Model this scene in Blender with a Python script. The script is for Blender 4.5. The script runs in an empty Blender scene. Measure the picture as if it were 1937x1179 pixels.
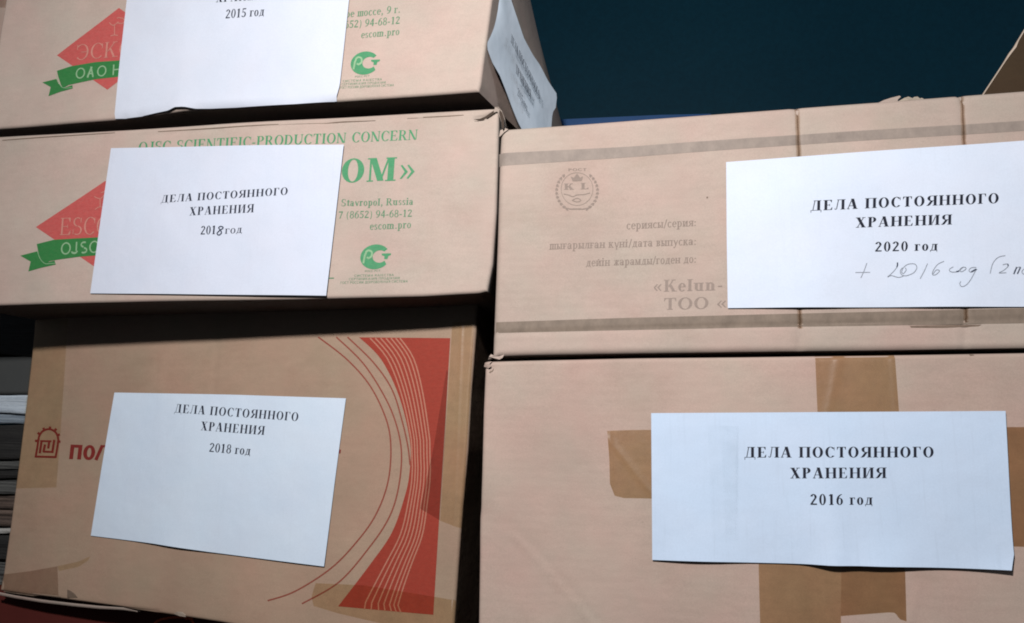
import bpy, bmesh, math, random
import numpy as np
from mathutils import Matrix, Vector

random.seed(7)
SC = bpy.context.scene
COL = SC.collection

# ------------------------------------------------------------------ camera
F = 1500.0                      # focal length in pixels of the 1937 px wide photograph
CX, CY = 968.5, 589.5
CAM_Z = 1.25


def nrm(v):
    v = np.array(v, float)
    return v / np.linalg.norm(v)


ZW = nrm((180, -9490, 1500))                       # world up seen from the camera (x right, y down, z ahead)
XW = np.array((7668, -232, -1500), float)
XW = nrm(XW - XW.dot(ZW) * ZW)
YW = np.cross(ZW, XW)
W2I = np.array([XW, YW, ZW])                       # image vector -> world vector
CAM = np.array((0.0, 0.0, CAM_Z))

cam = bpy.data.cameras.new('camera')
cam.sensor_fit = 'HORIZONTAL'
cam.sensor_width = 36.0
cam.lens = 36.0 * F / 1937.0
cam.clip_start = 0.01
cam.clip_end = 50
cob = bpy.data.objects.new('camera', cam)
COL.objects.link(cob)
ax = W2I @ np.array((1, 0, 0))
ay = W2I @ np.array((0, -1, 0))
az = W2I @ np.array((0, 0, -1))
cob.matrix_world = Matrix(((ax[0], ay[0], az[0], CAM[0]), (ax[1], ay[1], az[1], CAM[1]),
                           (ax[2], ay[2], az[2], CAM[2]), (0, 0, 0, 1)))
SC.camera = cob

# ------------------------------------------------------------------ light
world = bpy.data.worlds.new('World')
SC.world = world
world.use_nodes = True
bg = world.node_tree.nodes['Background']
bg.inputs['Color'].default_value = (0.72, 0.84, 1.0, 1)
bg.inputs['Strength'].default_value = 0.07


def lamp(name, pos, target, power, size, color):
    l = bpy.data.lights.new(name, 'AREA')
    l.shape = 'DISK'
    l.size = size
    l.energy = power
    l.color = color
    o = bpy.data.objects.new(name, l)
    COL.objects.link(o)
    o.location = pos
    d = Vector(target) - Vector(pos)
    o.rotation_euler = d.to_track_quat('-Z', 'Y').to_euler()
    return o


lamp('room_lamp', (-0.16, -0.22, CAM_Z + 0.50), (-0.08, 0.7, CAM_Z + 0.15), 12.0, 0.07, (1.0, 0.985, 0.985))
lamp('side_fill_lamp', (2.1, 0.35, CAM_Z + 1.0), (0.0, 0.85, CAM_Z + 0.3), 6.5, 0.7, (0.78, 0.9, 1.0))  # added cool fill from an unseen source, brightens the right-hand box side

SC.view_settings.view_transform = 'Standard'
SC.view_settings.look = 'None'
SC.view_settings.gamma = 1.0
SC.view_settings.exposure = 0.0
SC.view_settings.use_curve_mapping = False
SC.cycles.transparent_max_bounces = 12
SC.cycles.filter_width = 1.9
SC.cycles.diffuse_bounces = 0       # the photograph's shadows are nearly black


# ------------------------------------------------------------------ materials
def new_mat(name):
    m = bpy.data.materials.new(name)
    m.use_nodes = True
    nt = m.node_tree
    b = nt.nodes['Principled BSDF']
    return m, nt, b


def node(nt, kind, **kw):
    n = nt.nodes.new(kind)
    for k, v in kw.items():
        setattr(n, k, v)
    return n


def noise(nt, co, scale, stretch=(1, 1, 1), detail=4, rough=0.55, loc=(0, 0, 0)):
    mp = node(nt, 'ShaderNodeMapping')
    mp.inputs['Scale'].default_value = stretch
    mp.inputs['Location'].default_value = loc
    nt.links.new(co, mp.inputs['Vector'])
    n = node(nt, 'ShaderNodeTexNoise')
    n.inputs['Scale'].default_value = scale
    n.inputs['Detail'].default_value = detail
    n.inputs['Roughness'].default_value = rough
    nt.links.new(mp.outputs['Vector'], n.inputs['Vector'])
    return n.outputs['Fac']


def ramp(nt, fac, p0, c0, p1, c1):
    r = node(nt, 'ShaderNodeValToRGB')
    e = r.color_ramp.elements
    e[0].position, e[1].position = p0, p1
    e[0].color = (*c0, 1)
    e[1].color = (*c1, 1)
    nt.links.new(fac, r.inputs['Fac'])
    return r.outputs['Color']


def mul(nt, a, b, fac=1.0):
    m = node(nt, 'ShaderNodeMix', data_type='RGBA', blend_type='MULTIPLY')
    m.inputs['Factor'].default_value = fac
    nt.links.new(a, m.inputs['A'])
    nt.links.new(b, m.inputs['B'])
    return m.outputs['Result']


def mixc(nt, fac, a, b):
    m = node(nt, 'ShaderNodeMix', data_type='RGBA')
    if isinstance(fac, float):
        m.inputs['Factor'].default_value = fac
    else:
        nt.links.new(fac, m.inputs['Factor'])
    for k, v in (('A', a), ('B', b)):
        if isinstance(v, tuple):
            m.inputs[k].default_value = (*v, 1)
        else:
            nt.links.new(v, m.inputs[k])
    return m.outputs['Result']


def g3(v):
    return (v, v, v)


def cardboard(name, col, seed=0.0, flute=0.25, along='Z', stain=0.0):
    m, nt, b = new_mat(name)
    co = node(nt, 'ShaderNodeTexCoord').outputs['Object']
    big = noise(nt, co, 7, loc=(seed, seed, seed), detail=3)
    c1 = ramp(nt, big, 0.3, tuple(x * 0.90 for x in col), 0.7, tuple(x * 1.07 for x in col))
    hue = noise(nt, co, 16, loc=(seed + 9, 0, seed), detail=3)
    c1 = mul(nt, c1, ramp(nt, hue, 0.3, (1.045, 0.975, 0.975), 0.7, (0.96, 1.02, 1.0)))
    fib = noise(nt, co, 40, (1.2, 1, 3.2) if along == 'Z' else (6, 1, 1.2), detail=5, rough=0.65, loc=(0, 0, seed))
    c2 = mul(nt, c1, ramp(nt, fib, 0.28, g3(0.95), 0.72, g3(1.03)))
    fine = noise(nt, co, 900, detail=3, rough=0.8)
    c3 = mul(nt, c2, ramp(nt, fine, 0.3, g3(0.9), 0.7, g3(1.06)))
    fleck = noise(nt, co, 260, (1, 1, 2.4), detail=2, loc=(seed, 3, 1))
    c3 = mul(nt, c3, ramp(nt, fleck, 0.70, g3(1.0), 0.80, g3(0.84)))
    # scuffs: paler rubbed streaks
    sc = noise(nt, co, 26, (1, 1, 2.2), detail=6, rough=0.75, loc=(seed * 2, 5, seed))
    c3 = mul(nt, c3, ramp(nt, sc, 0.60, g3(1.0), 0.80, (1.08, 1.09, 1.10)))
    if stain:
        st = noise(nt, co, 11, (1, 1, 1.6), detail=5, rough=0.6, loc=(seed * 3, 1, 2))
        c3 = mul(nt, c3, ramp(nt, st, 0.55, g3(1.0), 0.75, (1 - stain, 1 - stain * 1.1, 1 - stain * 1.3)))
    gr = noise(nt, co, 5, (1, 1, 1.4), detail=8, rough=0.72, loc=(seed * 4, 2, seed))
    c3 = mul(nt, c3, ramp(nt, gr, 0.52, g3(1.0), 0.72, (0.90, 0.885, 0.865)))
    nt.links.new(c3, b.inputs['Base Color'])
    b.inputs['Roughness'].default_value = 0.78
    b.inputs['Specular IOR Level'].default_value = 0.22
    w = node(nt, 'ShaderNodeTexWave', wave_type='BANDS', bands_direction=along, wave_profile='SIN')
    w.inputs['Scale'].default_value = 0.314 / 0.0075 / 1.0
    w.inputs['Distortion'].default_value = 1.4
    w.inputs['Detail'].default_value = 2
    w.inputs['Detail Scale'].default_value = 0.3
    nt.links.new(co, w.inputs['Vector'])
    ad = node(nt, 'ShaderNodeMath', operation='MULTIPLY_ADD')
    nt.links.new(w.outputs['Fac'], ad.inputs[0])
    ad.inputs[1].default_value = flute
    nt.links.new(fib, ad.inputs[2])
    bp = node(nt, 'ShaderNodeBump')
    bp.inputs['Strength'].default_value = 0.4
    bp.inputs['Distance'].default_value = 0.0004
    nt.links.new(ad.outputs[0], bp.inputs['Height'])
    bp2 = node(nt, 'ShaderNodeBump')
    dent = noise(nt, co, 13, detail=4, rough=0.5, loc=(seed, 6, seed))
    bp3 = node(nt, 'ShaderNodeBump')
    bp3.inputs['Strength'].default_value = 0.35
    bp3.inputs['Distance'].default_value = 0.004
    nt.links.new(dent, bp3.inputs['Height'])
    nt.links.new(bp3.outputs['Normal'], bp.inputs['Normal'])
    bp2.inputs['Strength'].default_value = 0.25
    bp2.inputs['Distance'].default_value = 0.0003
    nt.links.new(fine, bp2.inputs['Height'])
    nt.links.new(bp.outputs['Normal'], bp2.inputs['Normal'])
    nt.links.new(bp2.outputs['Normal'], b.inputs['Normal'])
    return m


def ink(name, col, wear_col=None, wear=0.0, scale=60, rough=0.6, stretch=(1, 1, 2.5)):
    """printing ink: slightly uneven, the card grinning through where wear > 0"""
    m, nt, b = new_mat(name)
    co = node(nt, 'ShaderNodeTexCoord').outputs['Object']
    n1 = noise(nt, co, scale, stretch, detail=5, rough=0.7)
    c = ramp(nt, n1, 0.3, tuple(x * 0.9 for x in col), 0.7, tuple(min(1, x * 1.1) for x in col))
    if wear_col:
        n2 = noise(nt, co, scale * 2.2, stretch, detail=6, rough=0.75, loc=(4, 1, 2))
        f = ramp(nt, n2, 0.5 - 0.25, g3(0.0), 0.5 + 0.25, g3(1.0))
        mm = node(nt, 'ShaderNodeMath', operation='MULTIPLY')
        nt.links.new(f, mm.inputs[0])
        mm.inputs[1].default_value = wear * 2
        mm.use_clamp = True
        c = mixc(nt, mm.outputs[0], c, wear_col)
    nt.links.new(c, b.inputs['Base Color'])
    b.inputs['Roughness'].default_value = rough
    b.inputs['Specular IOR Level'].default_value = 0.2
    return m


def paper_mat(name, col, seed=0.0, streak=0.0):
    m, nt, b = new_mat(name)
    co = node(nt, 'ShaderNodeTexCoord').outputs['Object']
    n1 = noise(nt, co, 14, detail=3, loc=(seed, 2, seed))
    c = ramp(nt, n1, 0.3, tuple(x * 0.965 for x in col), 0.7, tuple(min(x * 1.02, 1) for x in col))
    n4 = noise(nt, co, 25, detail=2, loc=(seed + 5, 7, seed))
    c = mul(nt, c, ramp(nt, n4, 0.3, (0.985, 1.0, 1.01), 0.7, (1.01, 1.0, 1.0)))
    n2 = noise(nt, co, 700, detail=2)
    c = mul(nt, c, ramp(nt, n2, 0.3, g3(0.975), 0.7, g3(1.015)))
    if streak:
        n3 = noise(nt, co, 55, (6, 1, 0.25), detail=4, rough=0.7, loc=(seed, 0, seed))
        c = mul(nt, c, ramp(nt, n3, 0.55, g3(1.0), 0.75, g3(1 - streak)))
    nt.links.new(c, b.inputs['Base Color'])
    b.inputs['Roughness'].default_value = 0.7
    b.inputs['Specular IOR Level'].default_value = 0.25
    h = noise(nt, co, 18, detail=3, loc=(seed, 3, 0))
    bp = node(nt, 'ShaderNodeBump')
    bp.inputs['Strength'].default_value = 0.35
    bp.inputs['Distance'].default_value = 0.004
    nt.links.new(h, bp.inputs['Height'])
    nt.links.new(bp.outputs['Normal'], b.inputs['Normal'])
    return m


def tape_mat(name, tint, gloss=0.06, seed=0.0):
    """tinted film: the card and the print show through it"""
    m, nt, b = new_mat(name)
    out = nt.nodes['Material Output']
    nt.nodes.remove(b)
    co = node(nt, 'ShaderNodeTexCoord').outputs['Object']
    n1 = noise(nt, co, 55, (1.3, 1, 1), detail=6, rough=0.7, loc=(seed, 0, seed))
    c = ramp(nt, n1, 0.3, tuple(x * 0.955 for x in tint), 0.7, tuple(min(1, x * 1.04) for x in tint))
    tr = node(nt, 'ShaderNodeBsdfTransparent')
    nt.links.new(c, tr.inputs['Color'])
    gl = node(nt, 'ShaderNodeBsdfGlossy')
    gl.inputs['Roughness'].default_value = 0.36
    gl.inputs['Color'].default_value = (0.9, 0.88, 0.85, 1)
    h = noise(nt, co, 120, detail=3)
    bp = node(nt, 'ShaderNodeBump')
    bp.inputs['Strength'].default_value = 0.35
    bp.inputs['Distance'].default_value = 0.0007
    nt.links.new(h, bp.inputs['Height'])
    nt.links.new(bp.outputs['Normal'], gl.inputs['Normal'])
    mx = node(nt, 'ShaderNodeMixShader')
    mx.inputs[0].default_value = gloss * 0.9
    nt.links.new(tr.outputs[0], mx.inputs[1])
    nt.links.new(gl.outputs[0], mx.inputs[2])
    nt.links.new(mx.outputs[0], out.inputs['Surface'])
    return m


M = {}
M['card_a'] = cardboard('card_pinkish', (0.565, 0.445, 0.38), 1.0, 0.15)
M['card_b'] = cardboard('card_pale', (0.57, 0.45, 0.385), 4.0, 0.15)
M['card_red'] = cardboard('card_brown', (0.45, 0.31, 0.225), 7.0, 0.12, stain=0.08)
M['card_d'] = cardboard('card_grey_pink', (0.54, 0.422, 0.358), 11.0, 0.3, stain=0.10)
M['card_e'] = cardboard('card_sandy', (0.535, 0.40, 0.335), 15.0, 0.2, stain=0.05)
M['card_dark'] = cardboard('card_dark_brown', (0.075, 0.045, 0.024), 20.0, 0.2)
M['card_cut'] = cardboard('card_cut_edge', (0.62, 0.5, 0.4), 23.0, 0.2)
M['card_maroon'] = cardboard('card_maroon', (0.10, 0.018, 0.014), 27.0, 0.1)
M['paper1'] = paper_mat('paper_one', (0.72, 0.755, 0.85), 1)
M['paper2'] = paper_mat('paper_two', (0.72, 0.76, 0.87), 2, 0.03)
M['paper3'] = paper_mat('paper_three', (0.755, 0.86, 1.0), 3, 0.03)
M['paper4'] = paper_mat('paper_four', (0.76, 0.82, 0.94), 4, 0.03)
M['paper5'] = paper_mat('paper_five', (0.64, 0.76, 0.93), 5, 0.06)
M['paper_side'] = paper_mat('paper_side', (0.72, 0.80, 0.89), 6)
M['black'] = ink('toner_black', (0.008, 0.010, 0.02), (0.15, 0.17, 0.25), 0.05, 260)
M['toner_thin'] = ink('toner_grey', (0.012, 0.015, 0.03), (0.22, 0.25, 0.34), 0.09, 260)
M['pencil'] = ink('pen_grey', (0.12, 0.14, 0.18), (0.6, 0.64, 0.72), 0.35, 500)
M['pen'] = ink('pen_dark', (0.02, 0.03, 0.06), (0.2, 0.22, 0.3), 0.1, 300)
M['green'] = ink('green_ink', (0.045, 0.30, 0.13), (0.5, 0.40, 0.33), 0.09, 160)
M['green_pale'] = ink('green_ink_worn', (0.055, 0.24, 0.115), (0.5, 0.40, 0.33), 0.16, 500)
M['green_deep'] = ink('green_ribbon_ink', (0.022, 0.205, 0.05), (0.3, 0.33, 0.2), 0.08, 160)
M['red_logo'] = ink('red_logo_ink', (0.56, 0.078, 0.075), (0.58, 0.36, 0.29), 0.12, 160)
M['knock_pink'] = ink('pink_knockout', (0.62, 0.26, 0.21))
M['knock_green'] = ink('green_knockout', (0.29, 0.47, 0.27))
M['red_box'] = ink('red_box_ink', (0.36, 0.042, 0.026), (0.42, 0.14, 0.09), 0.13, 160)
M['red_line'] = ink('red_line_ink', (0.29, 0.055, 0.035), (0.43, 0.3, 0.22), 0.12, 300)
M['red_mark'] = ink('red_mark_ink', (0.24, 0.032, 0.026))
M['line_gap'] = ink('card_gap_line', (0.56, 0.25, 0.17), (0.36, 0.06, 0.04), 0.15, 200)
M['band'] = ink('grey_band_ink', (0.27, 0.22, 0.19), (0.46, 0.37, 0.31), 0.34, 45, stretch=(1, 1, 0.7))
M['band_dark'] = ink('grey_band_ink_dark', (0.20, 0.155, 0.12), (0.42, 0.32, 0.25), 0.25, 45, stretch=(1, 1, 0.7))
M['grey_print'] = ink('grey_print_ink', (0.30, 0.23, 0.195), (0.5, 0.39, 0.325), 0.12, 300)
M['grey_faint'] = ink('grey_faint_ink', (0.24, 0.18, 0.15), (0.5, 0.39, 0.325), 0.18, 400)
M['strap_mark'] = ink('strap_mark', (0.17, 0.11, 0.07), (0.5, 0.39, 0.32), 0.25, 90, stretch=(1, 1, 0.5))
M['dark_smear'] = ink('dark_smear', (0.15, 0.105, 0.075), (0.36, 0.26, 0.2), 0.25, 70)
M['tape_brown'] = tape_mat('brown_tape', (0.80, 0.70, 0.56), 0.05, 1)
M['tape_brown2'] = tape_mat('brown_tape_dark', (0.73, 0.61, 0.47), 0.05, 2)
M['tape_yellow'] = tape_mat('yellowed_tape', (0.945, 0.91, 0.825), 0.035, 3)
M['tape_amber'] = tape_mat('amber_tape', (0.915, 0.86, 0.76), 0.03, 4)
M['tape_grey'] = tape_mat('dusty_tape', (0.84, 0.79, 0.76), 0.03, 5)
M['orange'] = ink('orange_ink', (0.75, 0.13, 0.05))


def teal_wall():
    m, nt, b = new_mat('teal_paint')
    co = node(nt, 'ShaderNodeTexCoord').outputs['Object']
    n1 = noise(nt, co, 4, detail=3)
    c = ramp(nt, n1, 0.3, (0.0015, 0.027, 0.046), 0.7, (0.0022, 0.032, 0.053))
    n2 = noise(nt, co, 120, detail=4, rough=0.7)
    c = mul(nt, c, ramp(nt, n2, 0.3, g3(0.88), 0.7, g3(1.1)))
    nt.links.new(c, b.inputs['Base Color'])
    b.inputs['Roughness'].default_value = 0.55
    b.inputs['Specular IOR Level'].default_value = 0.12
    bp = node(nt, 'ShaderNodeBump')
    bp.inputs['Strength'].default_value = 0.2
    bp.inputs['Distance'].default_value = 0.001
    nt.links.new(n2, bp.inputs['Height'])
    nt.links.new(bp.outputs['Normal'], b.inputs['Normal'])
    return m


M['teal'] = teal_wall()
M['blue'] = ink('blue_cover', (0.004, 0.05, 0.16), rough=0.4)
M['floor'] = ink('shelf_board', (0.09, 0.06, 0.045))


# ------------------------------------------------------------------ faces and pixels
def ray(px, py):
    return W2I @ np.array(((px - CX) / F, (py - CY) / F, 1.0))


class Face:
    """a real plane in the room; a point of it is found from where it shows in the photograph"""

    def __init__(self, px, py, y, yaw=0.0, lean=0.0):
        d = ray(px, py)
        self.O = CAM + d * (y / d[1])
        a, l = math.radians(yaw), math.radians(lean)
        self.u = np.array((math.cos(a), math.sin(a), 0))
        inn = np.array((-math.sin(a), math.cos(a), 0))
        self.v = nrm(np.array((0, 0, 1.0)) * math.cos(l) + inn * math.sin(l))
        self.n = -np.cross(self.u, self.v)      # out of the box towards the viewer is -inn
        self.n = self.n if self.n[1] < 0 else -self.n
        self.outline = None
        self.r = 0.0035
        self.grooves = []
        self.bulges = []
        self.seed = random.uniform(0, 50)
        self.amp = 0.0004

    def flat(self, px, py):
        d = ray(px, py)
        t = (self.O - CAM).dot(self.n) / d.dot(self.n)
        return CAM + d * t

    def raised(self, px, py, h):
        """where the ray meets the plane moved out by h"""
        d = ray(px, py)
        return CAM + d * ((self.O + self.n * h - CAM).dot(self.n) / d.dot(self.n))

    def ab(self, px, py):
        q = self.flat(px, py) - self.O
        return q.dot(self.u), q.dot(self.v)

    def set_outline(self, polys):
        segs = []
        for p in polys:
            q = [self.ab(*a) for a in p]
            segs += [(q[i], q[i + 1]) for i in range(len(q) - 1)]
        self.outline = segs

    def groove(self, pts, width, depth):
        self.grooves.append(([self.ab(*p) for p in pts], width, depth))

    def bulge(self, px, py, rad, amp):
        self.bulges.append((self.ab(px, py), rad, amp))

    @staticmethod
    def segdist(a, b, p, q):
        vx, vy = q[0] - p[0], q[1] - p[1]
        L = vx * vx + vy * vy + 1e-12
        t = max(0, min(1, ((a - p[0]) * vx + (b - p[1]) * vy) / L))
        return math.hypot(a - p[0] - vx * t, b - p[1] - vy * t), t

    def disp(self, a, b, grooves=True):
        s = self.seed
        d = self.amp * (math.sin(a * 23 + s) * math.cos(b * 19 + 2 * s) + 0.6 * math.sin(a * 41 + b * 17 + s))
        for c, rad, amp in self.bulges:
            d += amp * math.exp(-((a - c[0]) ** 2 + (b - c[1]) ** 2) / rad ** 2)
        if grooves:
            for pts, w, dep in self.grooves:
                m = 1e9
                for i in range(len(pts) - 1):
                    x, _ = self.segdist(a, b, pts[i], pts[i + 1])
                    m = min(m, x)
                if m < 3 * w:
                    d -= dep * math.exp(-(m / w) ** 2)
        if self.outline:
            m = min(self.segdist(a, b, p, q)[0] for p, q in self.outline)
            if m < self.r:
                d -= self.r - math.sqrt(max(0, self.r ** 2 - (self.r - m) ** 2))
        return d

    def pt(self, px, py, off=0.0, grooves=True):
        q = self.flat(px, py)
        w = q - self.O
        return q + self.n * (off + self.disp(w.dot(self.u), w.dot(self.v), grooves))


def poly_at(poly, t):
    """point at fraction t along a polyline"""
    L = [math.dist(poly[i], poly[i + 1]) for i in range(len(poly) - 1)]
    s = t * sum(L)
    for i, l in enumerate(L):
        if s <= l or i == len(L) - 1:
            k = s / l if l else 0
            return (poly[i][0] + (poly[i + 1][0] - poly[i][0]) * k, poly[i][1] + (poly[i + 1][1] - poly[i][1]) * k)
        s -= l


def coons(top, right, bottom, left, S, T):
    """top, bottom run left to right; left, right run top to bottom"""
    rows = []
    for t in T:
        row = []
        for s in S:
            a, b = poly_at(top, s), poly_at(bottom, s)
            c, d = poly_at(left, t), poly_at(right, t)
            o = []
            for k in (0, 1):
                lin = (1 - t) * a[k] + t * b[k] + (1 - s) * c[k] + s * d[k]
                bil = ((1 - s) * (1 - t) * top[0][k] + s * (1 - t) * top[-1][k]
                       + (1 - s) * t * bottom[0][k] + s * t * bottom[-1][k])
                o.append(lin - bil)
            row.append(tuple(o))
        rows.append(row)
    return rows


def lin(n):
    return [i / n for i in range(n + 1)]


def dense(n, e):
    """parameters with extra samples close to both ends (e = fraction of the rounded edge)"""
    k = [0, 0.04, 0.13, 0.28, 0.5, 0.75, 1.0]
    a = [x * e for x in k]
    b = [1 - x for x in reversed(a)]
    m = [e + (1 - 2 * e) * i / n for i in range(1, n)]
    return a + m + b


# ------------------------------------------------------------------ object helpers
def root(name, mat4, label, cat, group=None, kind=None):
    o = bpy.data.objects.new(name, None)
    o.empty_display_size = 0.05
    COL.objects.link(o)
    o.matrix_world = mat4
    o['label'] = label
    o['category'] = cat
    if group:
        o['group'] = group
    if kind:
        o['kind'] = kind
    return o


def frame(O, u, v, n):
    return Matrix(((u[0], -n[0], v[0], O[0]), (u[1], -n[1], v[1], O[1]), (u[2], -n[2], v[2], O[2]), (0, 0, 0, 1)))


WORLD_OF = {}


def mesh_obj(name, verts, faces, mat, parent=None, smooth=False, label=None):
    """verts are in world space; they are stored in the frame of the thing they belong to"""
    top = parent
    while top is not None and top.parent is not None:
        top = top.parent
    vs = [Vector(v) for v in verts]
    if top is not None:
        inv = top.matrix_basis.inverted()
        vs = [inv @ v for v in vs]
    me = bpy.data.meshes.new(name)
    me.from_pydata([tuple(v) for v in vs], [], faces)
    me.materials.append(mat)
    if smooth:
        for p in me.polygons:
            p.use_smooth = True
    me.update()
    o = bpy.data.objects.new(name, me)
    COL.objects.link(o)
    if parent is not None:
        o.parent = parent
    if label:
        o['label'] = label
    return o


def grid_faces(nr, nc, base=0):
    return [(base + r * nc + c, base + r * nc + c + 1, base + (r + 1) * nc + c + 1, base + (r + 1) * nc + c)
            for r in range(nr - 1) for c in range(nc - 1)]


def patch(name, face, edges, mat, parent, off, nx=40, nz=20, lift=None, label=None, grooves=True):
    top, right, bottom, left = edges
    S, T = lin(nx), lin(nz)
    rows = coons(top, right, bottom, left, S, T)
    V = []
    for j, row in enumerate(rows):
        for i, (x, y) in enumerate(row):
            V.append(face.pt(x, y, off + (lift(S[i], T[j]) if lift else 0), grooves))
    return mesh_obj(name, V, [f[::-1] for f in grid_faces(nz + 1, nx + 1)], mat, parent, True, label)


def quad_edges(tl, tr, br, bl):
    return [tl, tr], [tr, br], [bl, br], [tl, bl]


class Print:
    """flat shapes in photograph pixels that end up as one mesh of ink on a face"""

    def __init__(self, face, off, lift=None):
        self.f, self.off, self.lift = face, off, lift
        self.V, self.F, self.k = [], [], 0

    def add(self, pts):
        """one convex or concave polygon, cut up finely when it is large"""
        self.k += 1
        o = self.off + 2.5e-6 * (self.k % 24)
        xs, ys = [p[0] for p in pts], [p[1] for p in pts]
        if max(xs) - min(xs) < 26 and max(ys) - min(ys) < 26 and len(pts) == 4:
            b = len(self.V)
            for p in pts:
                self.V.append(self.w(p, o))
            self.F.append(tuple(range(b, b + len(pts))))
            return
        bm = bmesh.new()
        bm.faces.new([bm.verts.new((p[0], p[1], 0)) for p in pts])
        bmesh.ops.triangulate(bm, faces=bm.faces[:])
        for axis, lo, hi in ((0, min(xs), max(xs)), (1, min(ys), max(ys))):
            c = lo + 14
            while c < hi:
                no = (1, 0, 0) if axis == 0 else (0, 1, 0)
                co = (c, 0, 0) if axis == 0 else (0, c, 0)
                bmesh.ops.bisect_plane(bm, geom=bm.verts[:] + bm.edges[:] + bm.faces[:], plane_co=co, plane_no=no)
                c += 14
        b = len(self.V)
        bm.verts.index_update()
        for v in bm.verts:
            self.V.append(self.w((v.co.x, v.co.y), o))
        for f in bm.faces:
            self.F.append(tuple(b + v.index for v in f.verts))
        bm.free()

    def w(self, p, o):
        return self.f.pt(p[0], p[1], o + (self.lift(p[0], p[1]) if self.lift else 0), self.lift is None)

    def stroke(self, pts, width, taper=False):
        """a pen line along points"""
        n = len(pts)
        Lf, Rt = [], []
        for i in range(n):
            a, b = pts[max(0, i - 1)], pts[min(n - 1, i + 1)]
            dx, dy = b[0] - a[0], b[1] - a[1]
            l = math.hypot(dx, dy) or 1
            w = width / 2
            if taper:
                w *= 0.45 + 0.55 * math.sin(math.pi * (0.12 + 0.8 * i / max(1, n - 1)))
            Lf.append((pts[i][0] - dy / l * w, pts[i][1] + dx / l * w))
            Rt.append((pts[i][0] + dy / l * w, pts[i][1] - dx / l * w))
        self.k += 1
        o = self.off + 2.5e-6 * (self.k % 24)
        b = len(self.V)
        for p, q in zip(Lf, Rt):
            self.V += [self.w(p, o), self.w(q, o)]
        for i in range(n - 1):
            self.F.append((b + 2 * i, b + 2 * i + 1, b + 2 * i + 3, b + 2 * i + 2))

    def curve(self, pts, width, taper=False, n=8, closed=False):
        self.stroke(smooth(pts, n, closed), width, taper)

    def text(self, s, p0, p1, up, T=0.2, t=0.06, sf=0.08, space=0.3, track=0.06):
        polys, W = layout(s, T, t, sf, space, track)
        ex, ey = (p1[0] - p0[0]) / W, (p1[1] - p0[1]) / W
        for q in polys:
            self.add([(p0[0] + ex * x + up[0] * y, p0[1] + ey * x + up[1] * y) for x, y in q])

    def done(self, name, mat, parent, label=None):
        fs = []
        for f in self.F:
            a, b, c = (np.array(self.V[i]) for i in f[:3])
            fs.append(f if np.cross(b - a, c - a).dot(self.f.n) > 0 else f[::-1])
        return mesh_obj(name, self.V, fs, mat, parent, False, label)


def smooth(pts, n=8, closed=False):
    """Catmull-Rom through the points"""
    P = list(pts)
    if closed:
        P = [P[-1]] + P + [P[0], P[1]]
    else:
        P = [P[0]] + P + [P[-1]]
    out = []
    for i in range(1, len(P) - 2):
        a, b, c, d = P[i - 1], P[i], P[i + 1], P[i + 2]
        for k in range(n):
            t = k / n
            out.append(tuple(0.5 * (2 * b[j] + (c[j] - a[j]) * t + (2 * a[j] - 5 * b[j] + 4 * c[j] - d[j]) * t * t
                                    + (3 * b[j] - a[j] - 3 * c[j] + d[j]) * t ** 3) for j in (0, 1)))
    out.append(P[-2])
    return out


# ------------------------------------------------------------------ letter shapes (cap height 1)
LATIN = {'О': 'O', 'С': 'C', 'Т': 'T', 'Е': 'E', 'А': 'A', 'Р': 'P', 'Х': 'X', 'Н': 'H', 'К': 'K', 'М': 'M', 'В': 'B',
         'о': 'o', 'с': 'c', 'е': 'e', 'а': 'a', 'р': 'p', 'і': 'i'}
SMALLCAPS = {'г': 'Г', 'д': 'Д', 'и': 'И', 'н': 'H', 'п': 'П', 'т': 'T', 'в': 'B', 'к': 'K', 'л': 'Л', 'м': 'M',
             'ш': 'Ш', 'ы': 'Ы', 'я': 'Я', 'ж': 'Ж', 's': 'S'}


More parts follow.
